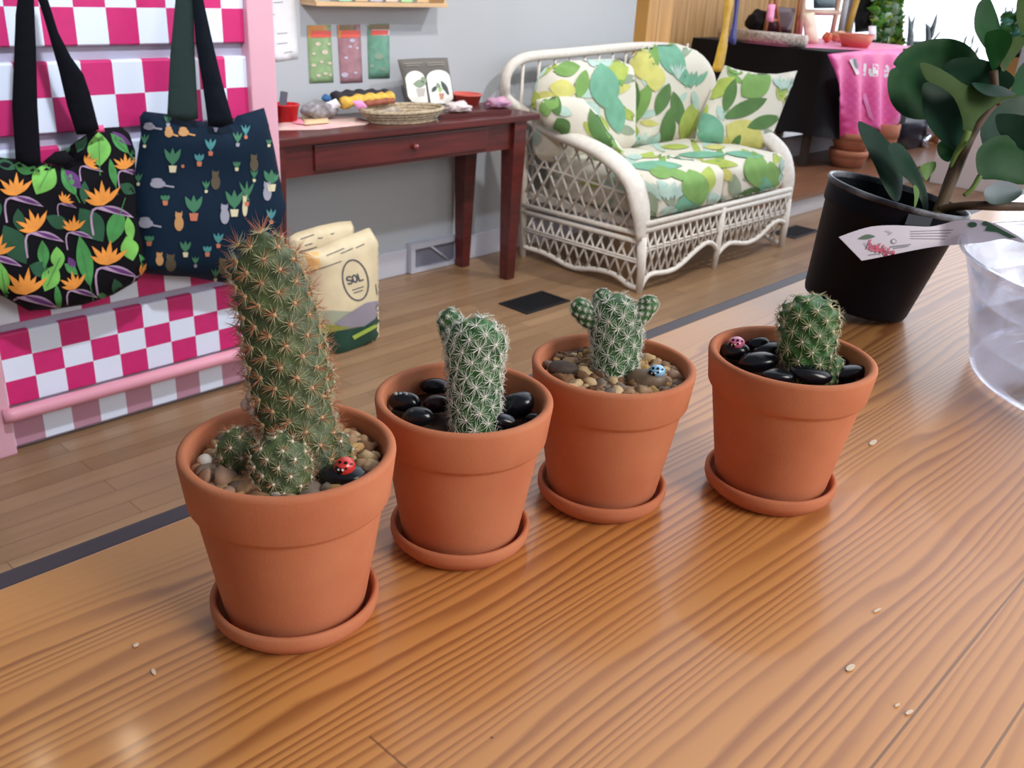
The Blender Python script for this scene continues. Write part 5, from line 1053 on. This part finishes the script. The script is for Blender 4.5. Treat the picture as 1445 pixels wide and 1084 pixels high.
m.add(vs, [(i*(J+1)+j, i*(J+1)+j+1, ((i+1) % n)*(J+1)+j+1, ((i+1) % n)*(J+1)+j) for i in range(n) for j in range(J)]); m.add([(q[0], q[1], TZ) for q in PL], [tuple(range(n))])
build('tablecloth', m, M_cloth, label='black cloth draped to knee height over the alcove table', cat='tablecloth')
Zk = zoomer(1020, 0, 5.161)
m = MB(); yk = TY0-.13
def pk(p): q = Yp(p[0], p[1], yk); return q+np.array([0, -.03*math.sin(p[0]*.22)*min(1, max(0, (p[1]-70)/60)), 0])
pp_ = Zk([(765, 395), (900, 380), (1050, 365), (1310, 355), (1330, 500), (1330, 800), (1275, 850), (1230, 940), (1140, 955), (1090, 930), (1000, 960), (985, 992), (880, 998), (872, 850), (840, 690), (800, 500)])
pillow(m, pp_, pk, (0, -1, 0), .003, .003, 7, edge=3); b = m.bvh()
decal(m, b, Zk([(915, 435), (945, 425), (1010, 580), (990, 590)]), 1, 5, off=.004); decal(m, b, Zk([(945, 430), (985, 420), (1015, 540), (1000, 575)]), 2, 5, off=.006); decal(m, b, Zk([(985, 600), (1020, 620), (1100, 880), (1060, 850)]), 3, 6, off=.004)
word(m, b, 'luka', *Zk([(1022, 425)])[0], 7.5, 23, 4, 4.2, 1, gap=.3)
q = [Zp(x, y, TZ+.003) for x, y in ((1092, 64), (1167, 77))]; 
m.add([(TX0+.45, TY0-.055, TZ+.004), (TX1+.03, TY0-.055, TZ+.004), (TX1+.03, TY1-.3, TZ+.004), (TX0-.01, TY1-.42, TZ+.004), (TX0-.01, TY0+.35, TZ+.004)], [(0, 1, 2, 3, 4)], 0, False)
build('pink_banner', m, [mat('hot_pink_satin', (232, 60, 146), .45, sheen=.3, rgb2=(240, 84, 176), scale=5), mat('banner_white', (244, 236, 244), .6), mat('banner_grey', (120, 140, 150), .6), mat('banner_pale', (244, 150, 214), .5)], label='bright pink printed banner cloth hanging over the front of the black-draped table', cat='banner')
# terracotta stacks below the table
def bigpot(px, py, w, h, n_, lab):
    p = Yp(px, py, 3.0); p[2] = .1225; s = depth(p)/FPX; R_ = w/2*s; H_ = h*s/n_
    for k in range(n_):
        m = MB(); z = k*H_*.98; m.lathe([(0, 0), (R_*.78, 0), (R_*.98, H_*.55), (R_*.98, H_*.6), (R_*1.03, H_*.62), (R_*1.03, H_*.96), (R_*.95, H_*.97), (R_*.7, .01), (0, .01)], c=(p[0], p[1], p[2]+z), seg=40)
        build('large_pot', m, mat('plain_terracotta', (182, 118, 92), .8, var=.08, scale=8), label=lab % ('lower' if k == 0 else 'upper'), cat='pot', group='terracotta pots on the stage')
bigpot(1192, 243, 52, 48, 2, '%s of two stacked terracotta pots under the pink banner'); bigpot(1236, 241, 40, 50, 1, '%s single terracotta pot half hidden by the peperomia leaves')
# goods on the draped table
def tb_at(px, py, z=TZ+.006): p = Zp(px, py, z); return p, depth(p)/FPX
m = MB(); a, b_ = (TX0+.05, 4.0, TZ+.046), (TX0+.07, 3.32, TZ+.046); m.tube([a, b_], .042, 20); build('lace_roll', m, mat('white_lace', (232, 226, 222), .8, rgb2=(180, 160, 150), scale=60), label='white patterned roll lying along the left edge of the black cloth', cat='roll')
def lump2(px, py, w, h, mt, name, lab, cat, d=.8, amp=.35, seed=0): p, s = tb_at(px, py); m = MB(); m.blob(p+np.array([0, 0, h/2*s]), (w/2*s, w/2*s*d, h/2*s), 3, amp, 2., seed); return build(name, m, mt, label=lab, cat=cat)
lump2(1068, 50, 42, 34, mat('black_bundle', (36, 32, 36), .8), 'black_bag', 'black bag slumped at the left of the draped table', 'bag')
def frame2(name, poly, y, mt, mt2, inset, lab, cat, th=.02):
    lo = max(poly, key=lambda q: q[1]); y = 3.5 if name == 'white_label' else min(4.08, float(Zp(lo[0], lo[1], TZ+.006)[1])) if y != 3.9 else y
    if y > 4.07: k_ = float(Yp(lo[0], lo[1], y)[2])
    m = MB(); pillow(m, poly, YP(y), (0, -1, 0), th, th, 8, edge=2, mode='lin'); A_ = np.array(poly); c = A_.mean(0)
    if inset: decal(m, m.bvh(), [tuple(c+(q-c)*inset) for q in A_], 1, 8, off=.003)
    return build(name, m, [mt, mt2], label=lab, cat=cat)
frame2('picture_frame', Zk([(330, 45), (530, 60), (500, 245), (300, 235)]), 3.75, mat('dark_red_frame', (82, 28, 42), .4), mat('lilac_picture', (176, 120, 160), .6, rgb2=(140, 80, 120), scale=9), .8, 'dark red frame with a lilac picture behind the black bag', 'picture')
def easel(px0, py0, px1, py1, w, lab, y=3.6):
    y = min(4.05, float(Zp(px0, py1, TZ+.02)[1]))
    e_ = thing('tabletop_easel', tuple(Yp((px0+px1)/2, py1, y)), lab, 'easel', 'wooden easels on the draped table')
    for (a, c) in (((px0, py0), (px0-w, py1)), ((px0, py0), (px0+w*.6, py1))): m = MB(); m.tube([Yp(*a, y), Yp(*c, y)], .018, 4); build('leg', m, MATS['easel_wood'], e_)
    m = MB(); m.tube([Yp(px0-w*.7, py0+(py1-py0)*.7, y), Yp(px0+w*.45, py0+(py1-py0)*.7, y)], .014, 4); build('crossbar', m, MATS['easel_wood'], e_)
mat('easel_wood', (196, 136, 96), .5)
mat('easel_wood', (196, 148, 104), .5)
easel(1092, -20, 1080, 50, 14, 'wooden easel standing over the black bag'); easel(1132, -20, 1125, 52, 10, 'wooden easel behind the small standing photo')
m = MB(); pillow(m, Zk([(330, 30), (382, 32), (365, 160), (315, 155)]), YP(3.57), (0, -1, 0), .003, .003, 8); build('hanging_tag', m, mat('pink_tag', (244, 150, 190), .6), COL.objects['tabletop_easel'], label='pink tag')
frame2('small_photo', Zk([(582, 95), (668, 90), (702, 318), (610, 322)]), 3.35, mat('cream_card', (226, 206, 180), .5), mat('tan_photo', (190, 150, 120), .6), .55, 'small cream standing photo card at the front of the draped table', 'photo', .008)
# chair-like rack
rk = thing('wooden_rack', tuple(Yp(1155, 55, 3.8)), 'pale wooden folding rack standing on the draped table', 'rack')
for a, c in (((1135, -10), (1128, 56)), ((1186, -10), (1172, 58)), ((1133, 17), (1184, 18)), ((1140, 18), (1150, 58))): m = MB(); m.tube([Yp(*a, 3.8), Yp(*c, 3.8)], .022, 4); build('rail', m, mat('pale_wood', (206, 176, 154), .5), rk)
frame2('glass_screen', Zk([(660, -20), (860, -20), (840, 60), (660, 62)]), 3.9, mat('dark_teal', (44, 70, 76), .3), mat('pale_cyan', (170, 220, 226), .3), .6, 'dark teal and pale cyan panel on the wooden rack', 'panel')
for k, (x, y, w, h, c, lab) in enumerate([(1166, 60, 16, 14, (216, 118, 82), 'orange round item beside the coral bowls'), (1182, 60, 24, 16, (232, 176, 140), 'cream and orange shell left of the coral bowl')]): lump2(x, y, w, h, mat('shell%d' % k, c, .4), 'shell_item', lab, 'ornament', seed=k)
p, s = tb_at(1206, 66); m = MB(); m.lathe([(0, 0), (18*s, 0), (25*s, 17*s), (24*s, 17*s), (16*s, .01), (0, .01)], c=p, seg=32); build('coral_bowl', m, mat('coral_clay', (214, 122, 102), .5), label='coral pink bowl at the right of the draped table', cat='bowl')
frame2('white_label', Zk([(1062, 190), (1118, 188), (1118, 290), (1062, 290)]), 3.7, mat('white_label', (232, 224, 232), .6), mat('wl2', (200, 190, 200), .6), 0, 'small white label card next to the trailing ivy', 'card', .004)
for k, (x0, y0, x1, y1, c, lab) in enumerate([(1212, -10, 1196, 44, (222, 176, 92), 'yellow pole leaning behind the coral bowl'), (1196, -10, 1186, 44, (206, 204, 214), 'white pole leaning left of the yellow pole')]): m = MB(); m.tube([Yp(x0, y0, 4.0), Yp(x1, y1, 4.0)], .028, 8); build('leaning_pole', m, mat('pole%d' % k, c, .4), label=lab, cat='pole')
frame2('black_speaker', [(1208, -10), (1232, -10), (1232, 44), (1206, 46)], 4.1, mat('speaker_black', (34, 32, 34), .6), mat('speaker_tan', (176, 130, 92), .6), .45, 'dark box with tan front behind the coral bowl', 'box', .06)
# ribbons in front of the alcove
Zr = zoomer(860, 0, 6.568)
m = MB(); pillow(m, Zr([(1075, -120), (1140, -120), (1150, 30), (1125, 130), (1105, 260), (1095, 420), (1070, 560), (1045, 665), (990, 668), (945, 645), (975, 560), (1005, 430), (1040, 300), (1060, 150)]), YP(3.1), (0, -1, 0), .004, .004, 7, edge=4, wr=.004, wf=12); build('hanging_ribbon', m, mat('mustard_ribbon', (216, 168, 52), .6, var=.15, scale=14), label='mustard yellow ribbon hanging beside the sofa back', cat='ribbon', group='hanging ribbons')
m = MB(); pillow(m, Zr([(1170, -120), (1215, -120), (1205, 20), (1190, 150), (1180, 300), (1172, 410), (1140, 415), (1100, 385), (1135, 250), (1155, 120)]), YP(3.12), (0, -1, 0), .004, .004, 7, edge=4); build('hanging_ribbon', m, mat('navy_ribbon', (50, 52, 122), .6, var=.15, scale=14), label='navy blue ribbon hanging right of the yellow one', cat='ribbon', group='hanging ribbons')
# ivy, snake plants, director chair, box
def bush(name, px0, py0, px1, py1, y, n_, lf, mats, lab, hang=True):
    t_ = thing(name, tuple(Yp((px0+px1)/2, py1, y)), lab, 'plant'); m = MB(); 
    for k in range(n_):
        c = Yp(rnd.uniform(px0, px1), rnd.uniform(py0, py1), y+rnd.uniform(-.12, .12)); d = np.array([rnd.gauss(0, 1), rnd.gauss(0, 1), rnd.gauss(-.5, .7)]); d /= np.linalg.norm(d); w = np.cross(d, [rnd.random(), rnd.random(), .3]); w /= np.linalg.norm(w); L = lf*rnd.uniform(.6, 1.2)
        m.add([c-d*L*.5, c-w*L*.34, c+d*L*.5, c+w*L*.34, c+np.cross(d, w)*L*.1], [(0, 1, 4), (1, 2, 4), (2, 3, 4), (3, 0, 4)], rnd.randrange(len(mats)), False)
    build('foliage', m, mats, t_, kind='stuff'); m = MB()
    for k in range(5):
        x = px0+(px1-px0)*(k+.5)/5; m.tube(open_curve([Yp(x+4*math.sin(k), py0-10, y), Yp(x-3, (py0+py1)/2, y), Yp(x+2, py1, y)], 5), .006, 5)
    build('vine', m, MATS['print_dark_green'], t_)
iv = [mat('ivy_green', (96, 160, 60), .45), mat('ivy_dark', (52, 110, 46), .45), mat('ivy_pale', (190, 220, 190), .3), mat('ivy_lime', (168, 196, 70), .45)]
bush('trailing_ivy', 1232, -25, 1272, 62, 4.0, 620, .11, iv, 'bright green trailing ivy hanging before the window')
bush('leafy_plant', 1416, 20, 1450, 62, 3.0, 160, .12, [iv[1], mat('teal_foliage', (80, 150, 130), .5)], 'teal green foliage seen through the window gap at top right')
sn = mat('snake_leaf', (92, 108, 112), .5, var=.2, scale=20, stretch=(1, 1, 6)); y_ = 3.7
sp_ = thing('snake_plant', tuple(Yp(1300, 70, y_)), 'grey-green snake plant with pointed leaves against the bright window', 'plant')
for P_ in ([(1282, 18), (1286, 30), (1290, 50), (1288, 75), (1278, 75), (1281, 45)], [(1293, 18), (1286, 32), (1284, 45), (1288, 48), (1290, 32)], [(1306, 32), (1313, 38), (1314, 60), (1306, 60)], [(1323, 16), (1322, 32), (1318, 50), (1312, 60), (1312, 42)], [(1329, 41), (1326, 48), (1318, 58), (1314, 58)], [(1366, 48), (1362, 62), (1358, 66), (1361, 54)], [(1375, 44), (1374, 58), (1370, 70), (1371, 56)], [(1382, 63), (1380, 74), (1374, 82), (1376, 72)]):
    m = MB(); pillow(m, P_, YP(y_), (0, -1, 0), .008, .008, 4, edge=4); build('leaf', m, sn, sp_)
sc_ = Yp(1318, 66, 3.7)
m = MB(); m.lathe([(0, 0), (.16, 0), (.22, sc_[2]-.122), (.235, sc_[2]-.122), (.235, sc_[2]-.09), (.2, sc_[2]-.09), (.18, sc_[2]-.14), (0, sc_[2]-.14)], c=(sc_[0], 3.7, .1225), seg=40, sx=2.2 if False else 1.0); build('tall_planter', m, mat('grey_planter', (120, 124, 126), .6), sp_, label='grey planter')
m = MB()
for x, y in ((1286, 70), (1300, 62), (1318, 58), (1362, 62), (1371, 66), (1378, 74)): m.tube([Yp(x, y, 3.7), (sc_[0], 3.7, sc_[2]-.13)], .008, 6)
build('leaf_base', m, sn, sp_)
lp_ = Yp(1434, 80, 3.0); lt_ = Yp(1434, 62, 3.0); sl_ = depth(lp_)/FPX; LPO = COL.objects['leafy_plant']
m = MB(); m.lathe([(0, 0), (9*sl_, 0), (12*sl_, lt_[2]-lp_[2]), (10.5*sl_, lt_[2]-lp_[2]), (8*sl_, .03), (0, .03)], c=(lp_[0], lp_[1], lp_[2]), seg=32); build('plant_pot', m, mat('dark_pot', (44, 48, 58), .5), LPO, label='dark pot')
m = MB(); m.span((lp_[0]-.14, lp_[1]-.12, .001), (lp_[0]+.14, lp_[1]+.12, lp_[2]-.001), bev=.01); build('plant_pedestal', m, mat('ochre_wood', (206, 152, 84), .5, var=.08, scale=6), label='ochre wooden pedestal under the teal plant at the bright window', cat='stand')
y_ = 3.05
fc = thing('folding_stand', tuple(Yp(1290, 250, y_)), 'black folding stand with a bright chrome edge and wooden legs, right of the pink banner', 'stand')
m = MB(); pillow(m, Z5([(245, 215), (300, 190), (520, 225), (470, 320), (430, 420), (390, 545), (330, 500), (230, 415), (215, 350)]), YP(y_), (0, -1, 0), .03, .03, 8, edge=3); build('panel', m, mat('black_vinyl', (20, 22, 38), .3), fc)
m = MB(); m.tube(open_curve([Yp(*q, y_-.04) for q in Z5([(515, 222), (480, 300), (500, 340), (450, 400), (460, 450), (410, 500), (430, 570)])], 5), .03, 8); build('chrome_edge', m, mat('bright_chrome', (220, 224, 240), .2, metal=.8), fc, label='shiny chrome edge')
for a, c in (((265, 200), (210, 420)), ((540, 235), (500, 400)), ((500, 400), (465, 560))): m = MB(); m.tube([Yp(*Z5([a])[0], y_+.03), Yp(*Z5([c])[0], y_+.03)], .035, 4); build('wooden_leg', m, MATS['easel_wood'], fc)
q = Yp(1322, 245, 3.0); m = MB(); s = depth(q)/FPX; m.box((q[0], q[1], max(.123, q[2])+19*s), (28*s, .2, 38*s), bev=.01); build('brown_box', m, mat('brown_card', (172, 112, 76), .7), label='brown box standing right of the black folding stand', cat='box')
m = MB(); m.span((7.4, 1.6, .0), (9.25, 2.6, .45), bev=.01); build('window_bench', m, mat('white_bench', (225, 222, 224), .5), label='low white bench below the bright window, seen between peperomia leaves', cat='bench')
# small flecks lying on the counter
for k, (x, y, w, h, fl_) in enumerate([(1200, 943, 14, 8, 'biggest white fleck, on the striped wood in front of the seam at the lower right'), (1232, 625, 12, 6, 'white fleck on the counter right of the rightmost clay pot'), (1283, 1006, 12, 5, 'white fleck on the seam near the lower right corner'), (1266, 996, 8, 3, 'tiny fleck just left of the one on the lower right seam'), (1238, 862, 12, 3, 'thin pale fleck above the biggest white one'), (192, 911, 9, 4, 'pale fleck left of the nearest clay saucer'), (217, 949, 6, 8, 'pale upright fleck nearest the lower left of the counter')]):
    P_ = [Zp(q[0], q[1], HC+.0004) for q in ell(x, y, w/2, h/2, 10, ang=-25)]; m = MB(); m.add(P_+[np.array(q)+[0, 0, .0006] for q in P_], [tuple(range(10, 20))[::-1], tuple(range(10))]+[(i, (i+1) % 10, 10+(i+1) % 10, 10+i) for i in range(10)], 0, False)
    build('paper_fleck', m, mat('fleck_white', (226, 206, 180), .5), label=fl_, cat='fleck', group='white flecks on the counter')
